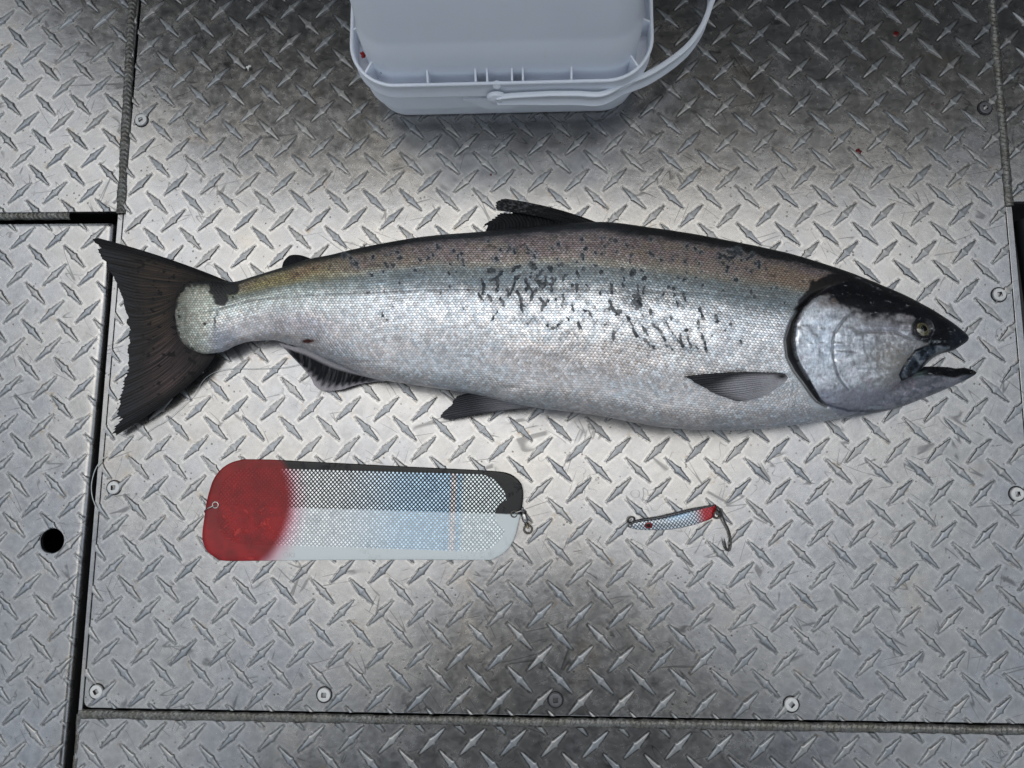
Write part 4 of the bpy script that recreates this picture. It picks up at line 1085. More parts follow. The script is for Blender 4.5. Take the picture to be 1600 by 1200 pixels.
make_fin("adipose_fin", [(440, 426), (450, 424), (465, 420), (489, 412)], [(441, 415), (451, 409), (467, 407), (488, 407)], [(444, 407), (453, 399), (469, 398.5), (487.5, 404.5)],
         lambda X, Y, a, r: zc_at(460) + .003 * (1 - r) - .002 * r, 5, dark_paint((.012, .013, .015), (.04, .045, .05), .4), na=60, nr=30, thick=.002, raydepth=0)
dpt = dark_paint((.008, .008, .009), (.045, .045, .048), .5, seed=11)
make_fin("dorsal_fin", [(752, 372), (790, 370), (840, 364), (890, 359), (945, 356)], [(762, 352), (780, 350), (830, 347), (880, 344), (942, 352)], [(749, 361), (757, 349), (768, 338), (780, 331.5), (805, 329), (848, 332), (880, 334), (915, 341), (940, 350)],
         lambda X, Y, a, r: zc_at(850) + .004 * (1 - r) - .004 * r, 34, dpt, rag=.16, na=300, nr=60, seed=21, raydepth=.0007)
def dpt2(X, Y, a, r, ray):
    C = dpt(X, Y, a, r, ray); n = fbm(X / 2.6, Y / 2.6, 3, 97)
    return mixc(C, (.13, .13, .135), sstep(.52, .66, n) * sstep(.45, .75, r) * .8)
make_fin("dorsal_fin_spine", [(944, 352), (925, 353), (880, 352)], [(868, 326), (858, 331), (842, 338)], [(784, 309.5), (770.5, 316), (776, 329)],
         lambda X, Y, a, r: zc_at(850) + .001 + .001 * r, 6, dpt2, rag=.03, na=50, nr=90, seed=22, raydepth=.0008, thick=.0022)
def anal_paint(X, Y, a, r, ray):
    st = fbm(a * 60, r * 2, 3, 31) - .5
    C = np.zeros(X.shape + (3,)); C[:] = (.50, .47, .49)
    band = sstep(.10, .22, r) * sstep(.95, .75, r + .25 * st) * sstep(.0, .10, a) * sstep(1, .86, a)
    C = mixc(C, (.012, .012, .014), band * np.clip(.98 - .9 * sstep(.55, .9, r) * (1 - ray) * 1.2 + .5 * st, 0, 1))
    C = mixc(C, (.58, .52, .53), sstep(.8, 1, r) * .8)
    return C
make_fin("anal_fin", [(436, 536), (455, 541), (480, 545), (510, 560), (545, 576), (575, 588), (603, 595)], [(444, 545), (463, 559), (490, 577), (515, 590), (543, 593), (570, 593), (598, 596)],
         [(440, 540), (455, 556), (473, 575), (485, 590), (492, 603), (505, 611), (532, 609.5), (562, 601), (598, 595)],
         lambda X, Y, a, r: (zc_at(500) - .004) * (1 - r) + .006 * r, 17, anal_paint, rag=.06, na=240, nr=70, seed=31, raydepth=.0006)
def pel_paint(X, Y, a, r, ray):
    st = fbm(a * 50, r * 2, 3, 41) - .5
    C = np.zeros(X.shape + (3,)); C[:] = (.40, .39, .41)
    C = mixc(C, (.18, .18, .20), ray * .45 + .4 * st)
    C = mixc(C, (.03, .033, .04), sstep(.30, .72, r + .15 * st + .12 * (a - .5)) * (.75 + .25 * ray)); C = mixc(C, (.012, .012, .014), sstep(.08, .02, a) * .9 * sstep(.2, .4, r))
    C = mixc(C, (.10, .09, .085), sstep(.93, 1, r) * .6)
    return C
make_fin("pelvic_fin", [(832, 612), (838, 622), (846, 635), (838, 637)], [(762, 610), (765, 624), (768, 640), (775, 643)], [(712, 620), (698, 637), (686, 652), (700, 656.5)],
         lambda X, Y, a, r: .020 * (1 - r) ** 1.3 + .008, 12, pel_paint, rag=.04, na=150, nr=110, seed=41, raydepth=.0006)
make_fin("pelvic_fin", [(806, 603.5), (806, 607), (803, 610.5)], [(755, 606), (755, 608), (755, 611)], [(690, 606), (692, 607.5), (698, 610)],
         lambda X, Y, a, r: .0285 * (1 - r) + .016 * r + .004, 3, dark_paint((.010, .008, .008), (.05, .03, .03), .3, seed=9), na=40, nr=80, seed=42, raydepth=.0002)
def pec_paint(X, Y, a, r, ray):
    st = fbm(a * 60, r * 2, 3, 51) - .5
    C = np.zeros(X.shape + (3,)); C[:] = (.50, .49, .52)
    C = mixc(C, (.16, .16, .18), sstep(.2, .6, ray) * sstep(.15, .35, r) * .6 + st * .3)
    C = mixc(C, (.022, .022, .026), sstep(.26, .0, a - .32 * sstep(.30, 1, r) + .02) * .95)
    C = mixc(C, (.03, .03, .035), sstep(.50, .90, r + .2 * st - .15 * a) * (.6 + .4 * ray))
    C = mixc(C, (.60, .60, .63), sstep(.55, .9, a) * sstep(.6, .1, r) * .7)
    C = mixc(C, (.015, .015, .018), np.exp(-((X - 1222) / 10) ** 2 - ((Y - 588) / 5) ** 2))
    return C
ptop = {}
def pecz(X, Y, a, r):
    z0 = body_top(1225, 590); z1 = body_top(1150, 600); z2 = body_top(1075, 592)
    zl = z0 + (z1 - z0) * np.clip(r * 2, 0, 1) + (z2 - z1) * np.clip(r * 2 - 1, 0, 1)
    # follow the round of the belly beneath the fin
    kb = [(px, [body_top(px, y) for y in (582, 600, 620)]) for px in (1085, 1120, 1160, 1200, 1225)]
    xs_ = [k[0] for k in kb]; z = np.zeros(X.shape)
    cols = [np.interp(X, xs_, [k[1][j] for k in kb]) for j in range(3)]
    z = np.where(Y < 600, cols[0] + (cols[1] - cols[0]) * (Y - 582) / 18, cols[1] + (cols[2] - cols[1]) * (Y - 600) / 20)
    return z + .0012 + .0022 * sstep(.0, .5, r)
make_fin("pectoral_fin", [(1226, 583.5), (1231, 590), (1226, 598), (1218, 603)], [(1148, 581.5), (1158, 596), (1168, 612), (1186, 622)], [(1066, 588.5), (1090, 602), (1120, 617), (1150, 627)],
         pecz, 15, pec_paint, rag=.04, na=200, nr=110, seed=51, raydepth=.0005)

# a few small teeth along both jaws
M_tooth = Mat("tooth"); M_tooth.set(color=(.55, .53, .46), rough=.3, coat=.3, coatr=.1); M_tooth = M_tooth.m
tme = None
for k, (px, py, up) in enumerate(((1449, 564, 0), (1455, 560, 0), (1461, 556.5, 0), (1467, 553.5, 0), (1473, 551.5, 0), (1479, 550, 0), (1485, 548.5, 0), (1491, 546, 0), (1452, 574.5, 1), (1466, 574.5, 1), (1480, 576, 1), (1497, 576.5, 1), (1507, 575.5, 1))):
    if tme is None:
        bm = bmesh.new(); bmesh.ops.create_cone(bm, segments=8, radius1=.0006, radius2=.00008, depth=.0028, cap_ends=True)
        for v in bm.verts: v.co.z += .0010
        for f in bm.faces: f.smooth = True
        tme = bpy.data.meshes.new("tooth"); bm.to_mesh(tme); bm.free(); tme.materials.append(M_tooth)
    zt = (.026 if not up else .022) - .0
    zt = float(0.82 * itp(np.array([px]), THK)[0] + .0008 + itp(np.array([px]), ZADD)[0]) if not up else float(0.85 * itp(np.array([px]), JTH)[0] + .0008 + itp(np.array([px]), JZ)[0])
    w = G(px, py + (-1 if not up else 1), zt)
    o = bpy.data.objects.new("tooth", tme); COL.objects.link(o); o.parent = fish; o.location = w - fish.location
    o.rotation_euler = (R_(90 + (12 if k % 2 else -8)) if not up else R_(-90 + (10 if k % 2 else -6)), R_(15 * ((k * 37) % 5 - 2) / 2), 0)
# ---------------------------------------------------------------- flasher, spoon, line
M_steel = metal_mat("dark_steel", (.13, .12, .11), .28, 1.0, 600, .3)
M_steel2 = metal_mat("bright_steel", (.55, .53, .50), .25, 1.0, 600, .3)
M_nick = metal_mat("brass_barrel", (.45, .38, .22), .3, 1.0, 600, .3)
def flasher_mat():
    m = Mat("flasher_plastic"); m.obj(); x, y = m.x, m.y      # local millimetre-like frame, metres, x along the blade
    n = m.noise(m._o, 60, 4, .6); nf = m.noise(m._o, 700, 3, .6)
    # diamond mesh of the tape
    s = 0.0035; t = 0.0038
    a = (x / s + y / t); b = (x / s - y / t)
    ca_, cb_ = ((a.frac() - .5).abs()), ((b.frac() - .5).abs())
    lines = ca_.max(cb_).ss(.27, .36)                # 1 on the net, 0 in the eyes
    upper = (y + (n - .5) * .0008).ss(-.0010, .0004)
    net = m.mix(upper, (.42, .46, .48), (.005, .006, .007))
    band = m.noise(m.vec(x, y * .25, 3.0), 26, 3, .6)
    holo = m.mix(x.ss(-.06, .05) * .7 + band * .25, (.84, .92, .96), (.50, .76, .99))
    holo = m.mix(x.ss(.040, -.040), holo, (.93, .95, .94)); holo = m.mix((x - .078).abs().ss(.004, .001), holo, (.90, .82, .80))
    holo = m.mix(x.ss(.082, .088), holo, (.84, .93, .92))
    cell = m.white(m.vec(a.floor(), b.floor(), 0.0)); holo = m.scale(holo, cell * .35 + .8)
    tape = m.mix(lines, holo, net)
    # tape outline, straight sides and round ends
    X0, X1, Y0, Y1, r = -.128, .1245, -.0325, .0330, .026
    qx = (x - (X0 + X1) / 2).abs() - ((X1 - X0) / 2 - r); qy = (y - (Y0 + Y1) / 2).abs() - ((Y1 - Y0) / 2 - r)
    dq = (qx.max(0.0) * qx.max(0.0) + qy.max(0.0) * qy.max(0.0)).sqrt() + qx.max(qy).min(0.0) - r
    eyec = ((x - .1275) * (x - .1275) + (y + .0008) * (y + .0008)).sqrt()
    tin = dq.ss(.0004, -.0002) * eyec.ss(.0125, .0135)
    rim = m.mix(upper, (.62, .67, .67), (.008, .009, .010))
    c = m.mix(tin, rim, tape)
    # red lacquer over the left end
    cx = x + .1310; cy = y - .002
    rr = (cx * cx + cy * cy * 1.0).sqrt() + (n - .5) * .004
    red_f = rr.ss(.073, .062)
    red_fade = rr.ss(.086, .064)  # red tint fading out past the lacquer edge
    c = m.mix(red_fade * .75, c, (.95, .30, .42), 'MULTIPLY')
    rc = m.mix(n.ss(.35, .65), (.19, .003, .003), (.31, .005, .005)); rc = m.mix(upper * lines * tin * .35, rc, (.20, .004, .006)); rc = m.mix(upper * .22, rc, (.20, .01, .012))
    gum = m.noise(m._o, 110, 5, .65, 1.2).ss(.56, .62) * m.noise(m.vec(x, y, 4.), 20, 2).ss(.42, .6)
    rc = m.mix(gum * .45, rc, (.60, .06, .05))
    c = m.mix(red_f * .97, c, rc)
    # embossed trade text frame and letters on the lower rim
    def box(cx_, cy_, w, h): return (((x - cx_).abs() - w).max((y - cy_).abs() - h)).ss(.00012, -.00008)
    def ringb(cx_, cy_, w, h, t_): return box(cx_, cy_, w, h) - box(cx_, cy_, w - t_, h - t_)
    ty = -.0375
    h = lines * tin * .5 + nf * .06 + red_f * .4 + gum * .9
    m.set(color=c, rough=(.24 + lines * tin * .15 + gum * .15 + (1.0 - tin) * .06).clamp(), metal=(tin * (1.0 - lines) * (1.0 - red_f) * .2), coat=.06, coatr=.06,
          normal=m.bump(h, .0003, .7), spec=.22)
    return m.m
fl0, fl1 = G(322, 795, .002), G(812, 806, .002)
fc = (G(338, 789, .002) + G(803, 803, .002)) / 2
fang = math.atan2(G(803, 803, .002).y - G(338, 789, .002).y, G(803, 803, .002).x - G(338, 789, .002).x)
fl = empty("flasher", (fc.x, fc.y, 0.0006)); fl.rotation_euler = (0, 0, fang)
tag(fl, "long flat trolling flasher, red lacquered end, silver blue mesh tape, black upper edge", "fishing flasher")
OUT = [(380.5, 717.5), (365, 721.5), (352.5, 728), (342, 738), (334, 751), (329, 766), (325, 782), (321, 808), (317.8, 836), (320, 850), (326, 862), (337, 870.5), (352.5, 876.2), (420, 876), (545, 875), (660, 874.5), (758.5, 875), (772, 872.5),
       (786, 865), (797, 853.5), (804, 840), (808.5, 825), (813, 805), (816.5, 788), (817.5, 770), (815, 757), (807.5, 747.5), (797, 740.5), (783, 737), (755, 734.8), (690, 731.5), (615, 727.8), (475, 720.7), (422.5, 718)]
cf, sf = math.cos(-fang), math.sin(-fang)
def fl_local(px, py, z=.003):
    p = G(px, py, z) - Vector((fc.x, fc.y, 0)); return (p.x * cf - p.y * sf, p.x * sf + p.y * cf)
Lp = [Vector(fl_local(*p) + (0,)) for p in OUT]
Ls = [v.to_2d() for v in smooth_path(Lp + [Lp[0]], 5)[:-1]]
def blade(L):
    n = len(L); c = sum(L, Vector((0, 0))) / n; V = []
    def lift(x): return .0016 + .0035 * max(0, (abs(x) - .10) / .04) ** 2 * (1 if x > 0 else .6)
    rings = []
    for s, z in ((.0, 1.0), (.25, 1.0), (.5, 1.0), (.75, 1.0), (.9, 1.0), (.975, 1.0), (.993, .93), (1.0, .6), (1.0, .0), (.98, -.3), (.5, -.3)):
        rings.append([(c.x + (p.x - c.x) * s, c.y + (p.y - c.y) * s, lift(c.x + (p.x - c.x) * s) + .0017 * z) for p in L])
    V = np.array(rings); return grid_mesh("blade", V, closed_v=True)
me = blade(Ls)
if me.polygons[0].normal.z < 0: me.flip_normals()
bl_o = link("blade", me, flasher_mat()); bl_o.parent = fl
def add_loc(name, me, mat, parent, loc=(0, 0, 0), rot=(0, 0, 0)):
    o = bpy.data.objects.new(name, me); COL.objects.link(o); me.materials.append(mat); o.parent = parent; o.location = loc; o.rotation_euler = rot; return o
def torus_me(name, R, r, n=36, k=10):
    A, B = np.meshgrid(np.linspace(0, 2 * np.pi, n, endpoint=False), np.linspace(0, 2 * np.pi, k, endpoint=False), indexing='ij')
    return grid_mesh(name, np.stack([(R + r * np.cos(B)) * np.cos(A), (R + r * np.cos(B)) * np.sin(A), r * np.sin(B)], -1), True, True)
def disc_me(name, r, z=0, n=32):
    return mesh(name, [(r * math.cos(2 * math.pi * k / n), r * math.sin(2 * math.pi * k / n), z) for k in range(n)], [list(range(n))], False)
for (px, py) in ((338, 789), (803.5, 803)):
    lx, ly = fl_local(px, py)
    zz_ = .0052 if px > 500 else .0042
    g = add_loc("grommet", torus_me("grommet", .0026, .0007), M_steel if px > 500 else M_steel2, fl, (lx, ly, zz_))
    d = add_loc("eyelet_hole", disc_me("eyelet_hole", .0023), M_dark, fl, (lx, ly, zz_ - .0001))
def loc_path(pts): return [Vector(fl_local(px, py, z) + (z,)) for px, py, z in pts]
def tube_l(name, pts, rad, mat, parent, **k):
    o = tube(name, pts, rad, mat, None, **k); o.parent = parent; return o
tube_l("split_ring", smooth_path(loc_path([(338, 789, .004), (333, 791, .0062), (326, 794, .0062), (320.5, 798, .004), (321, 801, .0015)])), .00055, M_steel2, fl)
tube_l("split_ring", smooth_path(loc_path([(803, 803, .0045), (806, 801, .0068), (813, 798.5, .0074), (818, 797.5, .006), (822, 799, .0035), (821, 803, .002)])), .00055, M_steel2, fl)
sw = tube_l("swivel", smooth_path(loc_path([(817.5, 801, .0035), (819, 806, .0035), (820.5, 812, .0035), (822.5, 818, .0035)]), 5), [.0012, .0018, .0022, .0024, .0025, .0026, .0026, .0026, .0026, .0026, .0025, .0024, .0021, .0016, .0013, .0012][:16], M_steel2, fl, nseg=16)
tube_l("swivel_collar", loc_path([(817.6, 799.5, .0035), (818.6, 804, .0035)]), [.0021, .0024], M_steel, fl, nseg=14)
tube_l("swivel_collar", loc_path([(822.6, 817.5, .0035), (823.4, 820, .0035)]), [.0024, .0017], M_steel, fl, nseg=14)
lx, ly = fl_local(825, 827)
add_loc("swivel_ring", torus_me("swivel_ring", .0034, .0009), M_steel, fl, (lx, ly, .0022))
tube_l("swivel_pin", loc_path([(823.5, 819, .0035), (825, 826, .0035)]), [.0009, .0008], M_nick, fl)
# embossed text on the lower rim
def emboss(txt, px, py, size):
    cu = bpy.data.curves.new("embossed_text", 'FONT'); cu.body = txt; cu.size = size; cu.extrude = .00012; cu.align_x = 'LEFT'
    o = bpy.data.objects.new("tmp_text", cu); COL.objects.link(o); bpy.context.view_layer.update()
    me = bpy.data.meshes.new_from_object(o); bpy.data.objects.remove(o)
    mt = Mat("embossed_plastic"); mt.set(color=(.52, .50, .52), rough=.35); lx, ly = fl_local(px, py); me.name = "embossed_text"
    return add_loc("embossed_text", me, mt.m, fl, (lx, ly, .00335))
emboss("OKI", 442, 870.5, .0062)

def spoon_mat():
    m = Mat("spoon_enamel"); m.obj(); x, y = m.x, m.y
    s, t = .0031, .0034
    a = (x / s + y / t); b = (x / s - y / t)
    ln = ((a.frac() - .5).abs()).max((b.frac() - .5).abs()).ss(.29, .38)
    c = m.mix(ln * .95, (.74, .80, .83), (.04, .055, .09))
    c = m.mix((x - .004).abs().ss(.016, .004) * y.ss(-.006, .001) * .5, c, (.25, .50, .75))
    c = m.mix(y.ss(-.0088, -.0110), c, (.72, .74, .74))
    c = m.mix(x.ss(.017, .028), c, m.mix(ln * .8, (.62, .02, .03), (.16, .01, .01)))
    c = m.mix((x + .0200).abs().ss(0, .2) * 0.0, c, c)
    ex_, ey_ = sp_local(1013, 820.8)
    e = ((x - ex_) * (x - ex_) + (y - ey_) * (y - ey_) * 1.3).sqrt()
    c = m.mix(e.ss(.0031, .0028), c, (.22, .015, .02)); c = m.mix(e.ss(.0019, .0016), c, (.01, .01, .01)); c = m.mix(e.ss(.0036, .0032) * e.ss(.0026, .0030), c, (.02, .01, .01))
    n = m.noise(m._o, 500, 3); m.set(color=c, rough=.22, metal=.25, coat=.6, coatr=.05, normal=m.bump(ln * .5 + n * .1, .0002, .8)); return m.m
sc_ = (G(985, 818, .002) + G(1117, 797, .002)) / 2; sang = math.atan2(G(1117, 797, .002).y - G(985, 818, .002).y, G(1117, 797, .002).x - G(985, 818, .002).x)
spn = empty("spoon_lure", (sc_.x, sc_.y, .0006)); spn.rotation_euler = (0, 0, sang)
tag(spn, "small slim silver scale pattern spoon lure with red tail and single hook", "fishing lure")
cs_, ss2 = math.cos(-sang), math.sin(-sang)
def sp_local(px, py, z=.003):
    p = G(px, py, z) - Vector((sc_.x, sc_.y, 0)); return (p.x * cs_ - p.y * ss2, p.x * ss2 + p.y * cs_)
SO = [(981, 819.5), (982.5, 824), (994, 827), (1008, 828), (1022, 828), (1049, 827.2), (1077, 822), (1097.5, 816), (1110, 811.4), (1116, 806), (1118.5, 797), (1119.8, 790), (1117.5, 788), (1113, 788.7), (1084, 796), (1042.5, 807), (1010, 812.3), (991, 815.5), (984, 817)]
Lq = [v.to_2d() for v in smooth_path([Vector(sp_local(*p) + (0,)) for p in SO + [SO[0]]], 5)[:-1]]
n = len(Lq); c = sum(Lq, Vector((0, 0))) / n; rings = []
for s, z in ((0, 1), (.3, .98), (.55, .9), (.75, .75), (.9, .5), (.97, .25), (1.0, 0), (.98, -.15), (.5, .1)):
    rings.append([((p.x) * s + c.x * (1 - s), p.y * s + c.y * (1 - s), .0022 + .0022 * z + .0014 * math.cos((p.x * s) / .036 * 2.4)) for p in Lq])
me = grid_mesh("lure_body", np.array(rings), closed_v=True)
if me.polygons[0].normal.z < 0: me.flip_normals()
add_loc("lure_body", me, spoon_mat(), spn)
# black back stripe as a raised strip
def sp3(px, py, z): return Vector(sp_local(px, py, z) + (z,))
st = smooth_path([sp3(986, 817, .0024), sp3(1000, 813.4, .0030), sp3(1030, 809, .0040), sp3(1060, 801.9, .0042), (sp3(1090, 794.6, .0038)), sp3(1116, 789.5, .0028)], 10)
nst = len(st); M_blk = Mat("black_enamel"); ob = M_blk.obj(); nb = M_blk.noise(ob, 700, 2)
M_blk.set(color=M_blk.mix(nb.ss(.55, .68), (.010, .010, .012), (.10, .13, .16)), rough=.25, coat=.5, coatr=.05); M_blk = M_blk.m
tube_l("back_stripe", st, [.0007 + .0008 * math.sin(math.pi * min(1, (k + 3) / nst)) for k in range(nst)], M_blk, spn, nseg=10)
p = sp3(1013, 820.5, .0)
lx, ly = sp_local(986.5, 812); add_loc("split_ring", torus_me("split_ring", .0030, .0007), M_steel, spn, (lx, ly, .0034), (R_(35), R_(10), 0))
lx, ly = sp_local(984.5, 820.5); add_loc("tow_eye", torus_me("tow_eye", .0015, .0005), M_steel, spn, (lx, ly, .0042))
lx, ly = sp_local(1120.5, 804.5); add_loc("split_ring", torus_me("split_ring", .0029, .0008), M_steel, spn, (lx, ly, .0030), (R_(15), 0, 0))
hk = smooth_path([sp3(1124, 800, .003), sp3(1119.5, 796, .005), sp3(1121, 792, .0065), sp3(1126, 799, .006), sp3(1131, 813, .0045), sp3(1137.5, 826, .0032), sp3(1141, 838, .0026), sp3(1141.8, 849.5, .0024), sp3(1140.8, 857, .0024), sp3(1138.6, 860.3, .0024), sp3(1135.5, 858.2, .0028), sp3(1133.2, 852, .0032), sp3(1131.8, 845, .0036), sp3(1130.6, 838.5, .004)], 6)
nh_ = len(hk); tube_l("hook", hk, [.00082 if k < nh_ - 8 else .00082 * max(.05, (nh_ - 1 - k) / 8) for k in range(nh_)], M_steel, spn)
tube_l("hook_barb", [sp3(1131.6, 846, .0036), sp3(1133.6, 849.5, .0042)], [.0008, .0001], M_steel, spn)

# clear line
M_line = Mat("nylon_line"); M_line.set(color=(.55, .58, .58), rough=.15, spec=.8); M_line = M_line.m
o = tube("fishing_line", smooth_path([G(164, 713, .002), G(156, 722, .002), G(148, 736, .001), G(143, 757, .0), G(144, 775, .0), G(149, 790, .001), G(152, 797, .0015)]), .0004, M_line, None, 6); tag(o, "short loop of clear fishing line curling out beside the hatch edge", "fishing line")
o = tube("fishing_line", smooth_path([G(213, 688, .0015), G(240, 668, .0015), G(262, 655, .0016), G(300, 620, .0018), G(322, 590, .002), G(352, 577, .002), G(400, 576, .002), G(444, 574, .002), G(480, 566, .002)]), .00022, M_line, None, 6)
tag(o, "thin clear line lying under the lower tail lobe of the fish", "fishing line")

# drops of blood and specks on the plate
M_blood = Mat("dried_blood"); M_blood.set(color=(.10, .006, .006), rough=.25, coat=.4, coatr=.1); M_blood = M_blood.m
def blob(name, px, py, r, mat, h=.0004, k=5, seed=0):
    c = G(px, py, .0); R2 = random.Random(seed); n = 22; pr = [1 + .35 * math.sin(k * t + R2.random() * 6) * R2.random() + .25 * (R2.random() - .5) for t in np.linspace(0, 2 * math.pi, n, endpoint=False)]
    rings = []
    for s, z in ((0.02, 1), (.5, .9), (.85, .55), (1, 0), (1, -.5)):
        rings.append([(r * s * pr[i] * math.cos(2 * math.pi * i / n), r * s * pr[i] * math.sin(2 * math.pi * i / n), h * z) for i in range(n)])
    me = grid_mesh(name, np.array(rings), closed_v=True)
    if me.polygons[0].normal.z < 0: me.flip_normals()
    o = link(name, me, mat); o.location = c; return o
for (px, py, r, lb) in ((1341, 237, .0030, "dark red blood clot on a tread right of centre above the fish's back"), (1400, 53, .0026, "dark red blood smear on the plate near the top right corner"), (1456, 163, .0009, "tiny dark blood drop left of the dull screw at upper right"),
                        (767, 273, .0011, "small red blood drop on the plate just below the bucket"), (1343, 247, .0010, "tiny blood fleck just under the larger clot")):
    tag(blob("blood_drop", px, py, r, M_blood, seed=int(px)), lb, "blood drop", "blood drops on the plate")
M_wht = Mat("white_chip"); M_wht.set(color=(.75, .75, .73), rough=.5); M_wht = M_wht.m
M_brn = Mat("dark_grit"); M_brn.set(color=(.03, .025, .02), rough=.6); M_brn = M_brn.m
ch = empty("shell_chip", G(390, 107)); tag(ch, "small black and white speck of debris left of the bucket", "debris")
for (px, py, r, mt, nm) in ((389, 106, .0026, M_wht, "white_chip"), (391.5, 108, .0020, M_brn, "dark_chip"), (385, 109, .0014, M_brn, "dark_chip")):
    o = blob(nm, px, py, r, mt, .0012 if mt is M_wht else .0016, 4, int(px * 3)); w = o.location.copy(); o.parent = ch; o.location = w - ch.location
# ---------------------------------------------------------------- upturned square pail
def pail_mat(name="pail_plastic", c0=(.80, .84, .91)):
    m = Mat(name); o = m.obj(); n = m.noise(o, 14, 3, .5); s = m.noise(m.vec(m.x * 1.0, m.y, m.z * .05), 140, 3, .6); f = m.noise(o, 600, 2)
    c = m.scale(c0, n * .10 + .95)
    pv, _ = m.voro(o, 30.0); c = m.mix(pv.ss(.035, .02), c, (.05, .05, .05))
    scuff = s.ss(.58, .72) * m.noise(m.vec(m.x, m.y, 6.), 18, 2).ss(.5, .65)
    c = m.mix(scuff * .35, c, (.78, .78, .76))
    m.set(color=c, rough=(.30 + n * .12 + scuff * .2).clamp(), spec=.5, sss=.12, sssr=(.6, .7, 1.0), ssss=.02, normal=m.bump(n * 1.0 + f * .03, .0008, .4))
    return m.m
M_pail = pail_mat()
KZ = 1.25
ZF = .070
pl, pr_, pf0, pf1 = G(543.5, 72, ZF), G(1018.5, 72, ZF), G(640, 134.5, ZF), G(940, 127.5, ZF)
bang = math.atan2(pf1.y - pf0.y, pf1.x - pf0.x)
W = (pr_.x - pl.x) / 2 * math.cos(bang); cxp = (pl.x + pr_.x) / 2
yfront = (pf0.y + pf1.y) / 2
pail = empty("square_pail", (cxp + 0.001, yfront + W * math.cos(bang), 0)); pail.rotation_euler = (0, 0, bang)
tag(pail, "white square plastic pail standing upside down at the top edge", "bucket")
def rr_ring(h, r, z, n=14):
    pts = []
    for q, (sx, sy) in enumerate(((1, 1), (-1, 1), (-1, -1), (1, -1))):
        for k in range(n):
            a = math.pi / 2 * (q + k / (n - 1)); pts.append((sx * (h - r) + r * math.cos(a), sy * (h - r) + r * math.sin(a), z))
    # add mid-side points so long faces stay even
    return pts
def loftp(name, prof, mat=None, cap=False):
    V = np.array([rr_ring(W - i, max(.004, RC - i * k), z * KZ if z < .1 else z + .014) for i, z, k in prof]); me = grid_mesh(name, V, closed_v=True)
    bm = bmesh.new(); bm.from_mesh(me)
    if cap:
        bm.verts.ensure_lookup_table(); nv = V.shape[1]; bm.faces.new([bm.verts[(len(prof) - 1) * nv + k] for k in range(nv)])
    bmesh.ops.recalc_face_normals(bm, faces=bm.faces)
    for f in bm.faces: f.smooth = True
    bm.to_mesh(me); bm.free()
    me.materials.append(mat or M_pail)
    o = bpy.data.objects.new(name, me); COL.objects.link(o); o.parent = pail
    md = o.modifiers.new("edge", 'EDGE_SPLIT'); md.split_angle = R_(50)
    return o
RC = .040
i0 = .0105
# wall: from the rim plane up to the closed bottom, tapering
loftp("wall", [(i0 + .001, .030, 1), (i0 + .001, .062, 1), (i0 + .0015, .080, 1), (i0 + .0035, .084, 1), (i0 + .0040, .090, 1), (i0 + .012, .22, 1), (i0 + .013, .250, 1), (i0 + .0145, .262, 1), (i0 + .019, .269, .9), (i0 + .026, .272, .8)], cap=True)
# lid seat bands under the skirt
loftp("rim_band", [(.0120, .0006, 1), (.0100, .0007, 1), (.0092, .0014, 1), (.0092, .0028, 1), (.0112, .0160, 1), (.0116, .0178, 1), (.0048, .0180, 1), (.0038, .0186, 1), (.0038, .0200, 1), (.0064, .0375, 1), (.0070, .0398, 1)])
loftp("skirt", [(.0090, .0390, 1), (.0010, .0392, 1), (.0001, .0398, 1), (.0000, .0412, 1), (.0014, .0428, 1), (.0016, .0535, 1), (.0002, .0545, 1), (-.0003, .0554, 1), (.0002, .0562, 1), (.0016, .0564, 1), (.0024, .0560, 1), (.0030, .0545, 1), (.0030, .0400, 1), (.0125, .0396, 1)])
# ribs between the wall and the skirt
cbp, sbp = math.cos(-bang), math.sin(-bang)
def plocal(px, py, z):
    p = G(px, py, z) - pail.location; return (p.x * cbp - p.y * sbp, p.x * sbp + p.y * cbp)
def rib(x, y, ang, L=.0092):
    bm = bmesh.new(); t = .0008
    P_ = [(-t, 0, .046), (t, 0, .046), (t, 0, .0692), (-t, 0, .0692), (-t, L, .046), (t, L, .046), (t, L, .0745), (-t, L, .0745)]
    v = [bm.verts.new(p) for p in P_]
    for f in ((0, 1, 2, 3), (5, 4, 7, 6), (0, 4, 5, 1), (3, 2, 6, 7), (0, 3, 7, 4), (1, 5, 6, 2)): bm.faces.new([v[k] for k in f])
    bmesh.ops.recalc_face_normals(bm, faces=bm.faces)
    me = bpy.data.meshes.new("rib"); bm.to_mesh(me); bm.free(); me.materials.append(M_pail)
    o = bpy.data.objects.new("rib", me); COL.objects.link(o); o.parent = pail; o.location = (x, y, 0); o.rotation_euler = (0, 0, ang)
for px, py in ((668, 134), (743, 132), (761, 132), (800, 131.5), (817, 131), (893, 129)):
    x_, _ = plocal(px, py, .070); rib(x_, -W + .0024, 0)
q = W - RC + RC * .7071 - .0024 * .7
rib(-q, -q, -math.pi / 4); rib(q, -q, math.pi / 4)
for yy in (-.075, -.02, .02, .075):
    rib(W - .0024, yy, math.pi / 2); rib(-W + .0024, yy, -math.pi / 2)
for xx in (-.08, 0, .08): rib(xx, W - .0024, math.pi)
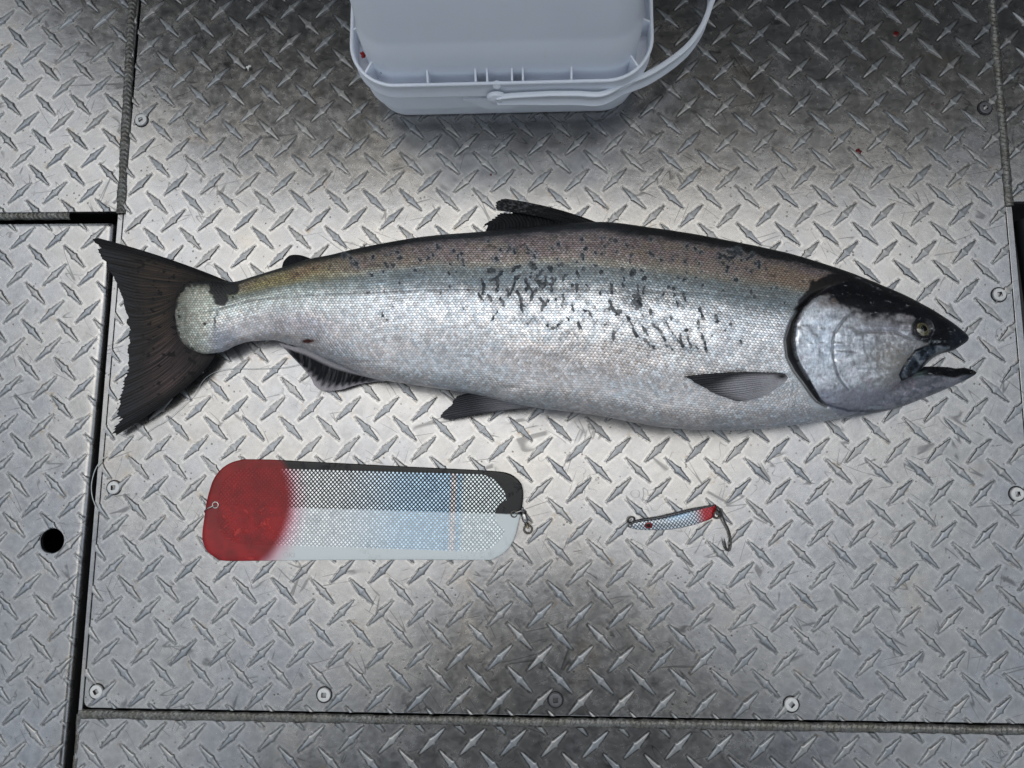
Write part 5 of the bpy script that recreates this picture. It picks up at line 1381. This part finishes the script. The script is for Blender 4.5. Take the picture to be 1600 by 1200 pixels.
# ear, pivot and strap handle
hx_, hy_ = plocal(776, 146, .0520)
def disc3(name, r, t, loc, rot):
    bm = bmesh.new(); n = 28; rings = []
    for rad, zz2 in ((r * .2, t), (r * .6, t * .97), (r * .68, t * .82), (r * .86, t * .86), (r * .97, t * .72), (r, t * .4), (r, 0)):
        rings.append([bm.verts.new((rad * math.cos(2 * math.pi * k / n), rad * math.sin(2 * math.pi * k / n), zz2)) for k in range(n)])
    bm.faces.new(rings[0])
    for a_1, b_1 in zip(rings[:-1], rings[1:]):
        for k in range(n): bm.faces.new([a_1[k], a_1[(k + 1) % n], b_1[(k + 1) % n], b_1[k]])
    bmesh.ops.recalc_face_normals(bm, faces=bm.faces)
    for f in bm.faces: f.smooth = True
    me = bpy.data.meshes.new(name); bm.to_mesh(me); bm.free(); me.materials.append(M_pail)
    o = bpy.data.objects.new(name, me); COL.objects.link(o); o.parent = pail; o.location = loc; o.rotation_euler = rot; return o
disc3("handle_pivot", .0085, .0045, (hx_, -W - .0012, .0520), (math.pi / 2, 0, 0))
disc3("handle_pivot", .0085, .0045, (hx_, W + .0012, .0520), (-math.pi / 2, 0, 0))
ear = disc3("ear", .0036, .0016, (hx_ + .001, -W + .0012, 0.067), (0.9, 0, 0))
# triangular gusset under the skirt
bm = bmesh.new(); gv = [(hx_ - .030, -W + .0010, .044), (hx_ + .036, -W + .0010, .044), (hx_ + .012, -W - .0008, .029), (hx_ - .010, -W - .0008, .029), (hx_ - .030, -W + .006, .044), (hx_ + .036, -W + .006, .044), (hx_ + .012, -W + .008, .029), (hx_ - .010, -W + .008, .029)]
v = [bm.verts.new(p) for p in gv]
for f in ((0, 1, 2, 3), (5, 4, 7, 6), (0, 4, 5, 1), (3, 2, 6, 7), (0, 3, 7, 4), (1, 5, 6, 2)): bm.faces.new([v[k] for k in f])
bmesh.ops.recalc_face_normals(bm, faces=bm.faces); me = bpy.data.meshes.new("gusset"); bm.to_mesh(me); bm.free(); me.materials.append(M_pail)
o = bpy.data.objects.new("gusset", me); COL.objects.link(o); o.parent = pail
# strap: I-section swept from the front pivot round the right side to the back
pts = [(775, 146, .0520), (800, 146.5, .0518), (850, 148, .0510), (900, 148, .0500), (940, 144.5, .0485), (975, 137, .0460), (1012, 122, .0420), (1050, 98, .0370), (1077, 74, .0330), (1096, 46, .0290), (1106, 20, .0260), (1112, -6, .0240)]
path = [Vector((plocal(a_1, b_1, c_1) + (c_1,))) for a_1, b_1, c_1 in pts]
lastp = path[-1]
path[0] = Vector((hx_, -W - .0048, .0520)); path[1].y = min(path[1].y, -W - .0040)
for p_ in path[2:5]:
    if p_.y > -W - .0035 and p_.x < W - .03: p_.y = -W - .0035
far = [Vector((lastp.x + .002, lastp.y + .05, .022)), Vector((lastp.x - .010, lastp.y + .12, .021)), Vector((W * .75, W + .02, .025)), Vector((W * .35, W + .008, .029)), Vector((hx_, W + .005, .0520))]
path = smooth_path(path + far, 10)
sec = [(-.0010, -.0072), (-.0022, -.0072), (-.0022, -.0088), (.0022, -.0088), (.0022, -.0072), (.0010, -.0072), (.0010, .0062), (.0022, .0062), (.0024, .0082), (.0016, .0088), (-.0016, .0088), (-.0024, .0082), (-.0022, .0062), (-.0010, .0062)]
Vv = []
for k, p_ in enumerate(path):
    t = (path[min(k + 1, len(path) - 1)] - path[max(k - 1, 0)]); t.z = 0; t.normalize(); s = Vector((-t.y, t.x, 0))
    sc2 = min(1.0, .55 + k * .02) if k < 24 else 1.0
    Vv.append([p_ + s * a_1 + Vector((0, 0, b_1 * sc2)) for a_1, b_1 in sec])
me = grid_mesh("handle", np.array([[list(a_1) for a_1 in r] for r in Vv]), closed_v=True, smooth=False)
bm = bmesh.new(); bm.from_mesh(me); bmesh.ops.holes_fill(bm, edges=[e for e in bm.edges if e.is_boundary]); bmesh.ops.recalc_face_normals(bm, faces=bm.faces); bm.to_mesh(me); bm.free()
me.materials.append(M_pail); o = bpy.data.objects.new("handle", me); COL.objects.link(o); o.parent = pail
# a smear of blood and brown scum caught inside the skirt
x_, y_ = plocal(569, 106, .040)
M_bl2 = Mat("fresh_blood"); M_bl2.set(color=(.35, .010, .008), rough=.3); M_bl2 = M_bl2.m
bs = blob("blood_smear", 569, 106, .0028, M_bl2, .001, 3, 5); bs.parent = pail; bs.location = (x_ + .0035, y_ + .001, .0585); bs.rotation_euler = (R_(0), R_(55), 0)
